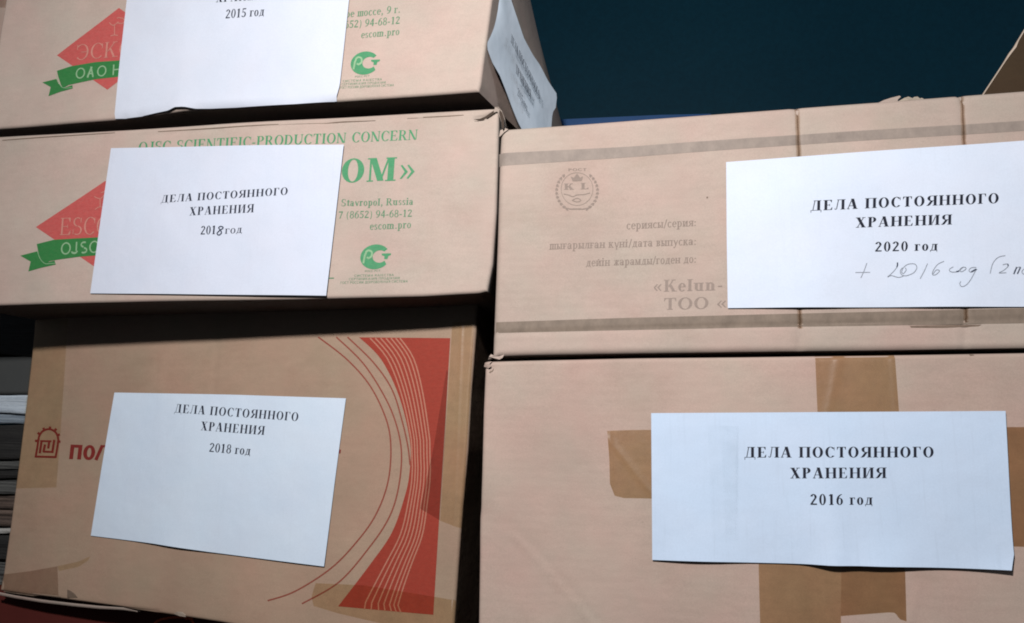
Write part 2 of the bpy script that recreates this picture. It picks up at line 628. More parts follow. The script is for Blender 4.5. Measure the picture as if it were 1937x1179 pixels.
def glyph(ch, T, t, s):
    ch = LATIN.get(ch, ch)
    if ch in SMALLCAPS:
        k = 0.68
        P, a = glyph(SMALLCAPS[ch], T / k * 0.92, t / k, s / k * 0.9)
        return [[(x * k, y * k) for x, y in p] for p in P], a * k
    if ch == 'й':
        P, a = glyph('и', T, t, s)
        return P + [[(a * .3, .8), (a * .3 + .06, .86), (a * .7 - .06, .86), (a * .7, .8), (a * .5, .74)]], a
    if ch == 'ғ':
        P, a = glyph('г', T, t, s)
        return P + [[(0, .3), (.32, .3), (.32, .3 + t), (0, .3 + t)]], a
    P = []

    def R(x0, y0, x1, y1):
        P.append([(x0, y0), (x1, y0), (x1, y1), (x0, y1)])

    def ST(x, y0=0.0, y1=1.0, b=1, u=1, w=None):
        w = w or T
        R(x, y0, x + w, y1)
        if s:
            if b:
                R(x - s, y0, x + w + s, y0 + t)
            if u:
                R(x - s, y1 - t, x + w + s, y1)

    def DG(x0, y0, x1, y1, w):
        P.append([(x0, y0), (x0 + w, y0), (x1 + w, y1), (x1, y1)])

    def ring(cx, cy, rx, ry, a0=0, a1=360, Tx=None, ty=None):
        Tx, ty = Tx or T, ty or t
        n = max(6, int(abs(a1 - a0) / 15))
        for i in range(n):
            A = [math.radians(a0 + (a1 - a0) * (i + k) / n) for k in (0, 1)]
            P.append([(cx + rx * math.cos(A[0]), cy + ry * math.sin(A[0])),
                      (cx + rx * math.cos(A[1]), cy + ry * math.sin(A[1])),
                      (cx + (rx - Tx) * math.cos(A[1]), cy + (ry - ty) * math.sin(A[1])),
                      (cx + (rx - Tx) * math.cos(A[0]), cy + (ry - ty) * math.sin(A[0]))])

    X = 0.68
    h = max(t * 1.4, 0.0)
    a = 0.8
    if ch == ' ':
        return [], 0.3
    elif ch == 'П':
        ST(.08); ST(.62); R(.08 + T, 1 - t, .62, 1); a = .9
    elif ch == 'H':
        ST(.08); ST(.62); R(.08 + T, .5 - t / 2, .62, .5 + t / 2); a = .9
    elif ch in 'EF':
        ST(.08); R(.08 + T, 1 - t, .64, 1); R(.08 + T, .5 - t / 2, .5, .5 + t / 2)
        if s:
            P.append([(.64 - .02, .74), (.64, .74), (.64, 1 - t), (.5, 1 - t)])
            R(.5 - t * .8, .38, .5, .62)
        if ch == 'E':
            R(.08 + T, 0, .66, t)
            if s:
                P.append([(.54, t), (.67, t), (.69, .27), (.66, .27)])
        a = .72
    elif ch == 'O':
        ring(.42, .5, .4, .52); a = .84
    elif ch == 'C':
        ring(.42, .5, .4, .52, 42, 318); a = .76
        if s:
            P.append([(.68, .66), (.72, .66), (.72, 1.0), (.66, .9)])
    elif ch == 'Э':
        ring(.32, .5, .4, .52, -138, 138); R(.28, .5 - t / 2, .7, .5 + t / 2); a = .76
        if s:
            R(.02, .66, .02 + t, .98)
    elif ch == 'T':
        ST(.37 - T / 2, 0, 1, 1, 0); R(.03, 1 - t, .71, 1); a = .74
        if s:
            P.append([(.03, .72), (.05, .72), (.14, 1 - t), (.03, 1 - t)])
            P.append([(.69, .72), (.71, .72), (.71, 1 - t), (.60, 1 - t)])
    elif ch == 'Д':
        DG(.16, t, .3, 1 - t, h); ST(.52, 0.0, 1, 0, 0); R(.02, 0, .52, t); R(.52 + T, 0, .84, t)
        R(.02, -.2, .02 + t, 0); R(.84 - t, -.2, .84, 0); R(.24, 1 - t, .52, 1); R(.52 + T, 1 - t, .52 + T + s, 1); a = .86
    elif ch == 'Л':
        DG(.14, .1, .26, 1 - t, h); ST(.54); R(.2, 1 - t, .54, 1); a = .82
        if s:
            ring(.1, .1, .09, .1, 150, 380, .05, .05)
    elif ch == 'A':
        DG(.06, t, .36, 1, h); DG(.52, t, .30, 1.02, T * 1.1); R(.2, .3, .56, .3 + t); a = .82
        if s:
            R(.0, 0, .22, t); R(.44, 0, .84, t)
        else:
            DG(.06, 0, .08, t, h); R(.52, 0, .52 + T * 1.1, t)
    elif ch == 'Я':
        ST(.56); ring(.36, .735, .29, .265, 90, 270); R(.36, 1 - t, .56, 1); R(.36, .47, .56, .47 + t)
        DG(.06, t, .32, .48, T * .95); a = .82
        if s:
            R(.0, 0, .2, t)
    elif ch == 'Г':
        ST(.08); R(.08 + T, 1 - t, .62, 1); a = .66
        if s:
            P.append([(.6, .7), (.62, .7), (.62, 1 - t), (.5, 1 - t)])
    elif ch == 'X':
        DG(.5, 0, .06, 1, T * 1.15); DG(.1, 0, .58, 1, h); a = .8
        if s:
            R(.02, 0, .28, t); R(.42, 0, .80, t); R(0, 1 - t, .36, 1); R(.48, 1 - t, .76, 1)
    elif ch in 'PR':
        ST(.08); ring(.36, .735, .3, .265, -90, 90); R(.08 + T, 1 - t, .36, 1); R(.08 + T, .47, .36, .47 + t); a = .7
        if ch == 'R':
            DG(.56, t, .32, .49, T * 1.05); a = .82
            if s:
                R(.54, 0, .84, t)
    elif ch == 'B':
        ST(.08); ring(.36, .755, .26, .245, -90, 90); ring(.36, .265, .3, .265, -90, 90); a = .72
        R(.08 + T, 1 - t, .36, 1); R(.08 + T, .5 - t / 2, .36, .5 + t / 2); R(.08 + T, 0, .36, t)
    elif ch == 'И':
        ST(.08); ST(.62); DG(.08 + T, .14, .62 - h, .86, h); a = .9
    elif ch == 'Ш':
        ST(.08); ST(.46); ST(.84); R(.08 + T, 0, .46, t); R(.46 + T, 0, .84, t); a = 1.1
    elif ch == 'Ы':
        ST(.08); ring(.34, .27, .26, .27, -90, 90); R(.08 + T, 0, .34, t); R(.08 + T, .54 - t, .34, .54); ST(.7); a = .98
    elif ch == 'Ж':
        ST(.46); DG(.04, 0, .40, .52, T * .8); DG(.88, 0, .52, .52, T * .8)
        DG(.10, 1, .42, .48, h); DG(.90, 1, .58, .48, h); a = 1.06
    elif ch == 'N':
        ST(.1, 0, 1, 1, 1, h); DG(.62 - T * .3, 0, .04, 1, T * 1.15); ST(.72, 0, 1, 0, 1, h); a = .9
    elif ch == 'D':
        ST(.08); ring(.32, .5, .44, .5, -90, 90); R(.08 + T, 1 - t, .32, 1); R(.08 + T, 0, .32, t); a = .82
    elif ch == 'U':
        ST(.08, .3, 1, 0, 1); ST(.68, .3, 1, 0, 1, h); ring(.41, .31, .33, .32, 180, 360, T, t * 1.6); a = .86
    elif ch == 'I':
        ST(.1); a = .38
    elif ch == 'S':
        ring(.32, .75, .27, .265, 50, 265, T * .85, t * 1.3); ring(.33, .255, .29, .27, -130, 88, T * .85, t * 1.3); a = .66
        if s:
            P.append([(.52, .68), (.55, .68), (.57, 1), (.5, .94)])
            P.append([(.05, .34), (.08, .34), (.10, .06), (.05, 0)])
    elif ch == 'J':
        ST(.28, .24, 1, 0, 1); ring(.2, .25, .28, .27, 190, 360, T, t * 1.5); a = .54
    elif ch == 'M':
        ST(.08, 0, 1, 1, 1, h); DG(.38, 0.02, .08, 1, T * 1.05); DG(.46, .02, .72, 1, h); ST(.74); a = 1.06
    elif ch == 'K':
        ST(.08); DG(.08 + T, .4, .56, 1, h * 1.1); DG(.56, 0, .30, .58, T * 1.05); a = .82
        if s:
            R(.48, 1 - t, .76, 1); R(.5, 0, .84, t)
    elif ch == 'L':
        ST(.08); R(.08 + T, 0, .62, t); a = .68
        P.append([(.5, t), (.62, t), (.64, .3), (.61, .3)])
    elif ch == '0':
        ring(.28, .5, .26, .52, 0, 360, T * .85); a = .56
    elif ch == '1':
        ST(.2, 0, 1, 1, 0); P.append([(.08, .82), (.2, .86), (.2, 1), (.16, .94)]); a = .56
    elif ch == '2':
        ring(.27, .72, .25, .29, -8, 165, T * .9, t * 1.5); DG(.04, t * 2, .36, .66, T * .75); R(.04, 0, .54, t * 2.4); a = .58
    elif ch == '5':
        R(.1, .52, .1 + h, 1); R(.1, 1 - t * 2.4, .5, 1); ring(.24, .31, .28, .32, -150, 118, T * .9, t * 1.5); a = .56
    elif ch == '6':
        ring(.28, .32, .26, .34, 0, 360, T * .85); ring(.5, .42, .48, .59, 95, 180, T * .85, t * 1.3); a = .56
    elif ch == '8':
        ring(.28, .75, .22, .27, 0, 360, T * .7, t * 1.2); ring(.28, .27, .26, .29, 0, 360, T * .8, t * 1.2); a = .56
    elif ch == '9':
        ring(.28, .68, .26, .34, 0, 360, T * .85); ring(.06, .58, .48, .59, -85, 0, T * .85, t * 1.3); a = .56
    elif ch == '4':
        ST(.32, 0, 1, 0, 0); DG(.02, .3, .34, 1, h); R(.02, .25, .56, .25 + t * 2); a = .58
    elif ch == '7':
        R(.04, 1 - t * 2.4, .54, 1); DG(.14, 0, .44, 1, T * .75); a = .56
    elif ch == '-':
        R(.05, .28, .33, .28 + t * 2); a = .38
    elif ch == '+':
        R(.05, .3, .45, .36); R(.22, .12, .28, .54); a = .5
    elif ch == '(':
        ring(.36, .4, .3, .66, 115, 245, T * .6, t); a = .36
    elif ch == ')':
        ring(0, .4, .3, .66, -65, 65, T * .6, t); a = .36
    elif ch == '/':
        DG(.0, -.1, .28, 1, h * 1.2); a = .36
    elif ch in '.,:':
        R(.08, 0, .08 + T * .9, T * .9); a = .3
        if ch == ',':
            DG(.08, -.2, .16, .02, T * .5)
        if ch == ':':
            R(.08, .45, .08 + T * .9, .45 + T * .9)
    elif ch in '«»':
        for k in (0, .24):
            if ch == '»':
                P.append([(.04 + k, .08), (.2 + k, .36), (.32 + k, .36), (.1 + k, .06)])
                P.append([(.04 + k, .64), (.1 + k, .66), (.32 + k, .36), (.2 + k, .36)])
            else:
                P.append([(.32 + k, .08), (.26 + k, .06), (.04 + k, .36), (.16 + k, .36)])
                P.append([(.32 + k, .64), (.16 + k, .36), (.04 + k, .36), (.26 + k, .66)])
        a = .62
    elif ch == 'o':
        ring(.27, .34, .25, .36, 0, 360, T * .88); a = .54
    elif ch == 'c':
        ring(.27, .34, .25, .36, 40, 320, T * .9); a = .48
    elif ch == 'e':
        ring(.27, .34, .25, .36, 0, 318, T * .9); R(.1, .34, .5, .34 + t); a = .5
    elif ch == 'a':
        ring(.2, .2, .19, .21, 0, 360, T * .8); ring(.24, .46, .22, .23, 0, 165, T * .85); ST(.46 - T, 0, .48, 0, 0); R(.44, 0, .52, t); a = .54
    elif ch == 'p':
        ST(.08, -.32, X, 1, 1); ring(.3, .34, .26, .36, -120, 120, T * .9); a = .6
    elif ch == 'n':
        ST(.06, 0, X, 1, 1); ST(.38, 0, .5, 1, 0); ring(.32, .44, .26, .25, 0, 130, T, t * 1.6); a = .66
    elif ch == 'u':
        ST(.06, .2, X, 0, 1); ST(.38, 0, X, 1, 1); ring(.3, .25, .24, .26, 180, 300, T, t * 1.6); a = .66
    elif ch == 'm':
        ST(.06, 0, X, 1, 1); ST(.38, 0, .5, 1, 0); ST(.7, 0, .5, 1, 0)
        ring(.32, .44, .26, .25, 0, 130, T, t * 1.6); ring(.64, .44, .26, .25, 0, 130, T, t * 1.6); a = .98
    elif ch == 'i':
        ST(.08, 0, X, 1, 1); R(.08, .82, .08 + T, .82 + T); a = .34
    elif ch == 'l':
        ST(.08, 0, 1, 1, 1); a = .34
    elif ch == 't':
        ST(.12, .06, .88, 0, 0); R(.0, X - t, .4, X); R(.12 + T, 0.02, .4, .02 + t * 1.4); a = .4
    elif ch == 'v':
        DG(.24, 0, .02, X, T); DG(.28, 0, .44, X, h); a = .54
    elif ch == 'r':
        ST(.08, 0, X, 1, 1); R(.08 + T, .55, .46, X); a = .48
    elif ch in 'уy':
        DG(.24, .05, .02, X, T); DG(.12, -.3, .46, X, h); R(.04, -.3, .18, -.2); a = .54
    elif ch == 'ү':
        DG(.22, .05, .02, X, T); DG(.32, .05, .46, X, h); ST(.24, -.3, .15, 0, 0, T * .8); a = .54
    else:
        ST(.08); a = .4
    return P, a


def layout(text, T, t, s, space, track):
    x, out = 0.0, []
    for ch in text:
        P, a = glyph(ch, T, t, s)
        if ch == ' ':
            a = space
        out += [[(px + x, py) for px, py in p] for p in P]
        x += a + track
    return out, x - track


# ------------------------------------------------------------------ boxes
BOX_GROUP = 'cardboard archive boxes stacked in two columns'


def make_box(face, top, right, bottom, left, depth, mat, label, ng, back=None, group=BOX_GROUP, name='cardboard_box',
             pushdir=(0, 1, 0), e=None, cat='box'):
    """front panel with rounded, uneven edges, four sides and a back"""
    face.set_outline((top, right, bottom, left))
    O = face.flat(*bottom[0])
    base = root(name, frame(O, face.u, face.v, face.n), label, cat, group)
    wpx = math.dist(top[0], top[-1])
    hpx = math.dist(left[0], left[-1])
    rpx = face.r / (np.linalg.norm(face.flat(*top[0]) - face.flat(*top[-1])) / wpx)
    S, T = dense(ng[0], rpx / wpx), dense(ng[1], rpx / hpx)
    rows = coons(top, right, bottom, left, S, T)
    V = [face.pt(x, y) for r in rows for x, y in r]
    nr, nc = len(T), len(S)
    Fs = [f[::-1] for f in grid_faces(nr, nc)]
    loop = ([c for c in range(nc)] + [r * nc + nc - 1 for r in range(1, nr)]
            + [(nr - 1) * nc + c for c in range(nc - 2, -1, -1)] + [r * nc for r in range(nr - 2, 0, -1)])
    pd = np.array(pushdir, float)
    prev = loop
    for k in (0.004, 0.05, 0.2, 0.4, 0.6, 0.8, 1.0):
        ring = []
        for i in loop:
            p = V[i] + pd * depth * k
            if back:
                p = back(p, k)
            ring.append(len(V))
            V.append(p)
        for i in range(len(loop)):
            j = (i + 1) % len(loop)
            Fs.append((prev[i], prev[j], ring[j], ring[i]))
        prev = ring
    Fs.append(tuple(prev))
    b = mesh_obj('body', V, Fs, mat, base, True)
    me = b.data
    # flat shading on sides stays crisp enough thanks to the rounded edge
    me.polygons[len(me.polygons) - 1].use_smooth = False
    return base


def sheet(face, edges, mat, parent, lift, label, off=0.0011, nx=70, nz=40):
    """a paper label; returns it and the function that tells its height at a pixel"""
    top, right, bottom, left = edges
    o = patch('label_sheet', face, edges, mat, parent, off, nx, nz, lift, label, grooves=False)
    tl, tr, br, bl = top[0], top[-1], bottom[-1], bottom[0]

    def height(px, py):
        t = 0.5
        for _ in range(4):
            xl, xr = tl[0] + (bl[0] - tl[0]) * t, tr[0] + (br[0] - tr[0]) * t
            s = (px - xl) / (xr - xl)
            yt, yb = tl[1] + (tr[1] - tl[1]) * s, bl[1] + (br[1] - bl[1]) * s
            t = (py - yt) / (yb - yt)
        return off + lift(max(0, min(1, s)), max(0, min(1, t)))
    return o, height


def bump1(x, c, w):
    return math.exp(-((x - c) / w) ** 2)


POK = 0.00018     # ink above the card
TAPE = 0.00042    # tape above the ink
TXT = 0.00016     # toner above the paper

# ============================================================ left stack, middle box (green and red print)
f2 = Face(935, 400, 0.697, -2.1)
f2.bulge(420, 420, 0.16, 0.0025)
f2.groove([(0, 270), (200, 259), (420, 247)], 0.0007, 0.0010)
f2.groove([(470, 244), (640, 232), (790, 221)], 0.0008, 0.0014)
f2.groove([(898, 226), (918, 223), (934, 214), (941, 207)], 0.0012, 0.0050)
f2.groove([(560, 250), (590, 236)], 0.0006, 0.0008)
b2 = make_box(f2,
              [(-34, 260), (0, 258), (250, 245), (420, 234), (640, 222), (820, 211), (925, 205), (941, 205)],
              [(941, 205), (943, 218), (941, 300), (938, 400), (931, 500), (921, 551)],
              [(-62, 581), (0, 578), (100, 575), (300, 571), (560, 567), (800, 561), (905, 555), (921, 551)],
              [(-34, 260), (-48, 420), (-62, 581)], 0.33, M['card_a'],
              'pinkish cardboard box with half hidden green and red print, middle of the left stack', (200, 90))

lift2 = lambda s, t: 0.0004 + 0.0012 * bump1(s, .35, .3) * (t ** 2) + 0.0022 * t ** 4 * bump1(s, .78, .25) + 0.0012 * (1 - t) ** 3 * bump1(s, .6, .3) + .0008 * s ** 5
sh2, h2 = sheet(f2, ([(213, 282), (430, 279), (653, 276)], [(653, 276), (637, 418), (621, 561)],
                     [(174, 556), (400, 559), (621, 561)], [(213, 282), (193, 420), (174, 556)]),
                M['paper2'], b2, lift2, 'white paper label with a handwritten figure in its year')
pr = Print(f2, TXT, h2)
pr.text('ДЕЛА ПОСТОЯННОГО', (309, 386), (548, 371), (1.4, -14), T=.2, t=.034, track=.13)
pr.text('ХРАНЕНИЯ', (363, 410), (484, 404), (1.4, -15.5), T=.2, t=.034, track=.13)
pr.text('201', (384, 446), (413, 445), (1.4, -16), T=.18, t=.05)
pr.text('год', (430, 444.5), (462, 442.5), (1.2, -14), T=.13, t=.045)
pr.done('lettering', M['toner_thin'], sh2)
pr = Print(f2, TXT * 1.4, h2)
pr.curve([(427, 432), (422, 430.5), (418.5, 433.5), (422, 438), (423.5, 443), (419, 447), (415.5, 444), (420, 438.5), (425.5, 435), (427, 432)], 2.2)
pr.done('handwriting', M['pen'], sh2)

pr = Print(f2, POK)
pr.text('OJSC SCIENTIFIC-PRODUCTION CONCERN', (263, 289), (790, 264.5), (1.5, -19), T=.17, t=.05, space=.4)
pr.text('OM»', (645, 346.5), (787, 341), (3, -44.5), T=.22, t=.05, track=.09)
pr.done('printed_title', M['green'], b2)
pr = Print(f2, POK)
pr.text('Stavropol, Russia', (646, 391), (782, 388), (.8, -13.2), T=.17, t=.06)
pr.text('7 (8652) 94-68-12', (641, 414.5), (780, 410.5), (.8, -13.5), T=.15, t=.06)
pr.text('escom.pro', (700, 435.5), (778, 432), (.8, -14), T=.16, t=.06)
pr.done('printed_address', M['green_pale'], b2)
pr = Print(f2, POK)
pr.add([(622, 526), (633, 525.8), (633, 528), (622, 528.2)])
pr.done('printed_dash', M['green_pale'], b2)


def cert_mark(face, parent, c, rx, ry, sl, rows):
    """oval certification mark with open right side, and three rows of tiny print"""
    cx, cy = c

    def q(x, y):
        return (cx + rx * x + 0.08 * ry * y, cy - ry * y + sl * rx * x)
    pr = Print(face, POK)
    n = 30
    outer = [(1.0 * math.cos(math.radians(a)), math.sin(math.radians(a))) for a in np.linspace(38, 322, n)]
    inner = [(.30 + .47 * math.cos(math.radians(a)), .02 + .50 * math.sin(math.radians(a))) for a in np.linspace(52, 318, n)]
    for i in range(n - 1):
        pr.add([q(*outer[i]), q(*outer[i + 1]), q(*inner[i + 1]), q(*inner[i])])
    pr.add([q(.42, .26), q(1.06, .26), q(1.04, .12), q(.88, .04), q(.84, -.2), q(.62, -.2), q(.62, .04), q(.44, .12)])
    m = pr.done('certification_mark', M['green'], parent)
    pk = Print(face, POK + 0.0002)
    pk.stroke([q(-.76, -.52), q(-.70, .1), q(-.62, .4)], rx * .13)
    pk.curve([q(-.66, .38), q(-.48, .52), q(-.26, .40), q(-.24, .08), q(-.42, -.10), q(-.56, -.02)], rx * .13)
    pk.done('knockout_letter', M['knock_green'], m)
    pr = Print(face, POK)
    words = ('СИСТЕМА КАЧЕСТВА', 'СЕРТИФИКАЦИЯ ПРОДУКЦИИ', 'ГОСТ РОССИИ ДОБРОВОЛЬНАЯ СИСТЕМА')
    for (p0, p1, hh), w in zip(rows, words):
        pr.text(w, p0, p1, (.2, -hh), T=.14, t=.08, sf=0)
    pr.text('РОСС РСТ', q(-.62, -1.22), q(.42, -1.2), (.2, -ry * .15), T=.14, t=.1, sf=0)
    pr.done('fine_print', M['green_pale'], m)
    return m


cert_mark(f2, b2, (710.5, 486.5), 28, 23.5, -.02,
          [((671, 524.5), (746, 522.5), 4.2), ((661, 531), (757, 528.5), 4.4), ((645, 538), (772, 534.5), 4.6)])


def logo(face, parent, L, T_, B, main, tail, fold, word, wp, band, bp, cup):
    R = (T_[0] + B[0] - L[0], T_[1] + B[1] - L[1])
    pr = Print(face, POK)
    pr.add([L, T_, R, B])
    d = pr.done('printed_logo', M['red_logo'], parent)
    pr = Print(face, POK + .00012)
    pr.add(tail)
    pr.add(main)
    pr.done('ribbon', M['green_deep'], d)
    pr = Print(face, POK + .00024)
    pr.text(word, wp[0], wp[1], wp[2], T=.11, t=.04, sf=.07, track=.07)
    for c in cup:
        pr.curve(c, 1.5)
    pr.done('logo_word', M['knock_pink'], d)
    pr = Print(face, POK + .00026)
    pr.curve(fold, 1.1)
    pr.text(band, bp[0], bp[1], bp[2], T=.115, t=.115, sf=0, space=.28, track=.08)
    pr.done('ribbon_word', M['knock_green'], d)


def zf(k, ox, oy, pts):
    return [(ox + x / k, oy + y / k) for x, y in pts]


z2 = lambda *p: zf(6.205, 30, 330, p)
logo(f2, b2, (68.7, 430), (200.5, 343), (180, 505),
     z2((250, 820), (450, 770), (700, 755), (985, 742), (1150, 738), (1130, 950), (955, 955), (740, 970), (500, 1003), (400, 1020), (345, 1050), (310, 1020), (275, 950)),
     z2((55, 955), (255, 905), (290, 985), (345, 1040), (460, 1015), (475, 1060), (300, 1098), (150, 1140), (178, 1025)),
     z2((258, 900), (290, 990), (345, 1048), (400, 1050), (470, 1045)),
     'ESCOM', (z2((520, 716))[0], z2((1310, 700))[0], (2.4, -32.5)), 'OJSC', (z2((530, 945))[0], z2((975, 922))[0], (1.2, -22.5)),
     [z2((930, 265), (1000, 290), (1050, 245)), z2((1000, 290), (1000, 390)), z2((940, 415), (1000, 385), (1050, 410)), z2((1010, 220), (1060, 205))])

M['slit_shade'] = ink('slit_shade_ink', (0.045, 0.028, 0.017), (0.10, 0.06, 0.04), 0.2, 300)  # flat dark patches: shade inside the torn corner put into the colour
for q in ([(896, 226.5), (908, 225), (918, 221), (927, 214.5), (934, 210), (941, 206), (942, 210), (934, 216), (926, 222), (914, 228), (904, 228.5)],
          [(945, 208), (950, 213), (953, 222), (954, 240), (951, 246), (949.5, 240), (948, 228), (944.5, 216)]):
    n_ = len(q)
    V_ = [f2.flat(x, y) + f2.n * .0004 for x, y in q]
    o_ = mesh_obj('torn_slit_shade', V_, [tuple(range(n_))], M['slit_shade'], b2)
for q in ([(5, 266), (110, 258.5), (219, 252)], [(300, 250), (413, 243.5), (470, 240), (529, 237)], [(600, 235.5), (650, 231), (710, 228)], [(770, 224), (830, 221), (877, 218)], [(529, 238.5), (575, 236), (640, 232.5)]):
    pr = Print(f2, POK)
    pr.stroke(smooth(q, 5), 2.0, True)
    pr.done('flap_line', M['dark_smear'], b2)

# torn flap lip at the upper right corner
pt = lambda f, x, y, o: f.pt(x, y, o, False)


def lip(face, parent, pts, off, mat, name='torn_corner', thick=0.0012):
    """a little crumpled piece of card standing proud of the face; pts = (px, py, height)"""
    n = len(pts)
    V = [face.flat(x, y) + face.n * (off + h) for x, y, h in pts] + [face.flat(x, y) + face.n * (off + h - thick) for x, y, h in pts]
    Fs = [tuple(range(n)), tuple(range(2 * n - 1, n - 1, -1))]
    for i in range(n):
        j = (i + 1) % n
        Fs.append((i, n + i, n + j, j))
    return mesh_obj(name, V, Fs, mat, parent)


lip(f2, b2, [(934, 214, .001), (938, 205, .003), (944, 203.5, .002), (948, 208, -.002), (952, 220, -.006), (953, 232, -.009), (948, 236, -.006), (945, 222, -.002), (941, 212, .001)], 0, M['card_a'])

# ============================================================ left stack, top box
f1 = Face(905, 172, 0.674, -3.8)
f1.bulge(450, 100, 0.2, 0.002)


RB = [CAM + ray(x, y) * (0.902 / ray(x, y)[1]) for x, y in ((1000, 0), (1041, 155))]


def back1(p, k):
    # the right rear edge leans outwards towards its foot
    q = p.copy()
    if q[0] > f1.flat(600, 100)[0]:
        w = max(-0.6, min(1.6, (RB[0][2] - q[2]) / (RB[0][2] - RB[1][2])))
        xt = RB[0][0] + (RB[1][0] - RB[0][0]) * w
        bow = 0.004 * math.sin(k * 3.1416) * math.sin(w * 2.2)
        q[0] = q[0] * (1 - k) + xt * k + bow
    return q


b1 = make_box(f1,
              [(36, -160), (450, -205), (957, -245)],
              [(957, -245), (930, 0), (922, 60), (914, 120), (909, 160), (905, 173)],
              [(-28, 246), (0, 243), (220, 227), (300, 217), (345, 210.5), (372, 208.5), (450, 204.5), (560, 198), (640, 193), (800, 181), (905, 173)],
              [(36, -160), (10, 0), (-1, 60), (-28, 246)], 0.23, M['card_b'],
              'topmost cardboard box of the left stack, green and red print beside a 2015 label', (190, 80), back1)
lift1 = lambda s, t: 0.0005 + 0.002 * t ** 6 * (bump1(s, .29, .07) + 0.5 * bump1(s, .8, .2)) + 0.0012 * bump1(s, .5, .3) * t ** 2
sh1, h1 = sheet(f1, ([(254, -110), (460, -122), (676, -135)], [(676, -135), (663, 0), (652, 110), (646, 165), (638, 193)],
                     [(220, 226), (250, 224), (300, 215.5), (324, 212), (338, 207), (354, 206), (372, 208), (400, 207), (500, 202), (560, 200), (638, 193)],
                     [(254, -110), (243, 0), (230, 120), (220, 226)]),
                M['paper1'], b1, lift1, 'white paper label cut off by the top of the picture')
pr = Print(f1, TXT, h1)
pr.text('ДЕЛА ПОСТОЯННОГО', (355, -22), (600, -38), (1.6, -17), T=.2, t=.034, track=.13)
pr.text('ХРАНЕНИЯ', (412, 8), (531, 0.5), (1.6, -17), T=.2, t=.034, track=.13)
pr.text('2015 год', (430, 38.5), (503, 33), (1.6, -16.5), T=.17, t=.05)
pr.done('lettering', M['toner_thin'], sh1)
pr = Print(f1, POK)
pr.text('ое шоссе, 9 г.', (655, 35), (758, 25), (1.2, -14), T=.16, t=.06)
pr.text('(8652) 94-68-12', (638, 57), (757, 46), (1.2, -14), T=.16, t=.06)
pr.text('escom.pro', (684, 74), (756, 67), (1.2, -13.5), T=.16, t=.06)
pr.done('printed_address', M['green_pale'], b1)
cert_mark(f1, b1, (691.5, 121), 26.5, 22, -.05,
          [((650, 157.5), (724, 153), 4.0), ((648, 163.5), (731, 159), 4.2), ((645, 170), (746, 164), 4.4)])
z1 = lambda *p: zf(5.894, 80, 0, p)
logo(f1, b1, (109, 105.5), (226, 16), (205, 171),
     z1((170, 795), (330, 745), (600, 700), (900, 680), (1060, 672), (1050, 850), (885, 862), (600, 892), (400, 933), (300, 955), (245, 985), (215, 950), (185, 860)),
     z1((5, 922), (165, 885), (190, 940), (250, 985), (345, 955), (348, 993), (205, 1030), (75, 1076), (100, 975)),
     z1((165, 845), (190, 920), (225, 975), (270, 988), (340, 985)),
     'ЭСКОМ', (z1((385, 678))[0], z1((1230, 610))[0], (2.4, -29)), 'ОАО НПК', (z1((378, 888))[0], z1((1150, 812))[0], (1.2, -20)),
     [z1((755, 260), (800, 290), (860, 250)), z1((815, 285), (815, 400)), z1((770, 408), (815, 398), (855, 404)), z1((850, 265), (915, 265), (920, 220), (860, 205), (840, 215))])

# the flap edge along the foot of the top box and the side with its hanging paper
dep1 = nrm((0.30, 1.0, 0))


class Side(Face):
    """right side panel plane of the top box"""

    def __init__(self, p, out):
        self.O = p
        self.u = nrm((out, 1.0, 0))
        self.v = np.array((0, 0, 1.0))
        self.n = np.cross(self.u, self.v)
        self.n = self.n if self.n[0] > 0 else -self.n
        self.outline = None
        self.grooves, self.bulges, self.seed, self.amp = [], [], 3.0, 0.0


fs = Side(f1.flat(905, 173) + np.array((0.004, 0, 0)), 0.34)
P_L = [(930, -60), (930, 0), (926, 55), (921, 90), (931, 118), (945, 142), (957, 172), (969, 205), (980, 232), (996, 262), (1006, 285)]
P_R = [(950, -60), (967, 0), (979, 36), (991, 72), (1008, 104), (1022, 124), (1036, 152), (1054, 179), (1051, 206), (1045, 213), (1043, 240), (1042, 285)]
liftS = lambda s, t: 0.001 + 0.003 * t * t + 0.002 * bump1(s, .5, .3) * math.sin(t * 9) + 0.002 * math.sin(t * 7) * s
S_, T_ = lin(14), lin(40)
rows = coons([P_L[0], P_R[0]], P_R, [P_L[-1], P_R[-1]], P_L, S_, T_)
V = [fs.raised(x, y, liftS(S_[i], T_[j])) for j, r in enumerate(rows) for i, (x, y) in enumerate(r)]
shs = mesh_obj('label_sheet', V, [f[::-1] for f in grid_faces(41, 15)], M['paper_side'], b1, True,
               'wavy paper label hanging from the shaded side of the box')
pr = Print(fs, 0.0)
pr.w = lambda p, o: fs.raised(p[0], p[1], 0.0075 + o)
pr.text('ДЕЛА ПОСТОЯННОГО', (966, 78), (1021, 190), (0.5, -16), T=.2, t=.05)
pr.text('ХРАНЕНИЯ', (976, 138), (1004, 188), (0.5, -17), T=.2, t=.05)
pr.text('2015 год', (979, 180), (997, 212), (0.5, -15), T=.17, t=.05)
pr.done('lettering', M['toner_thin'], shs)

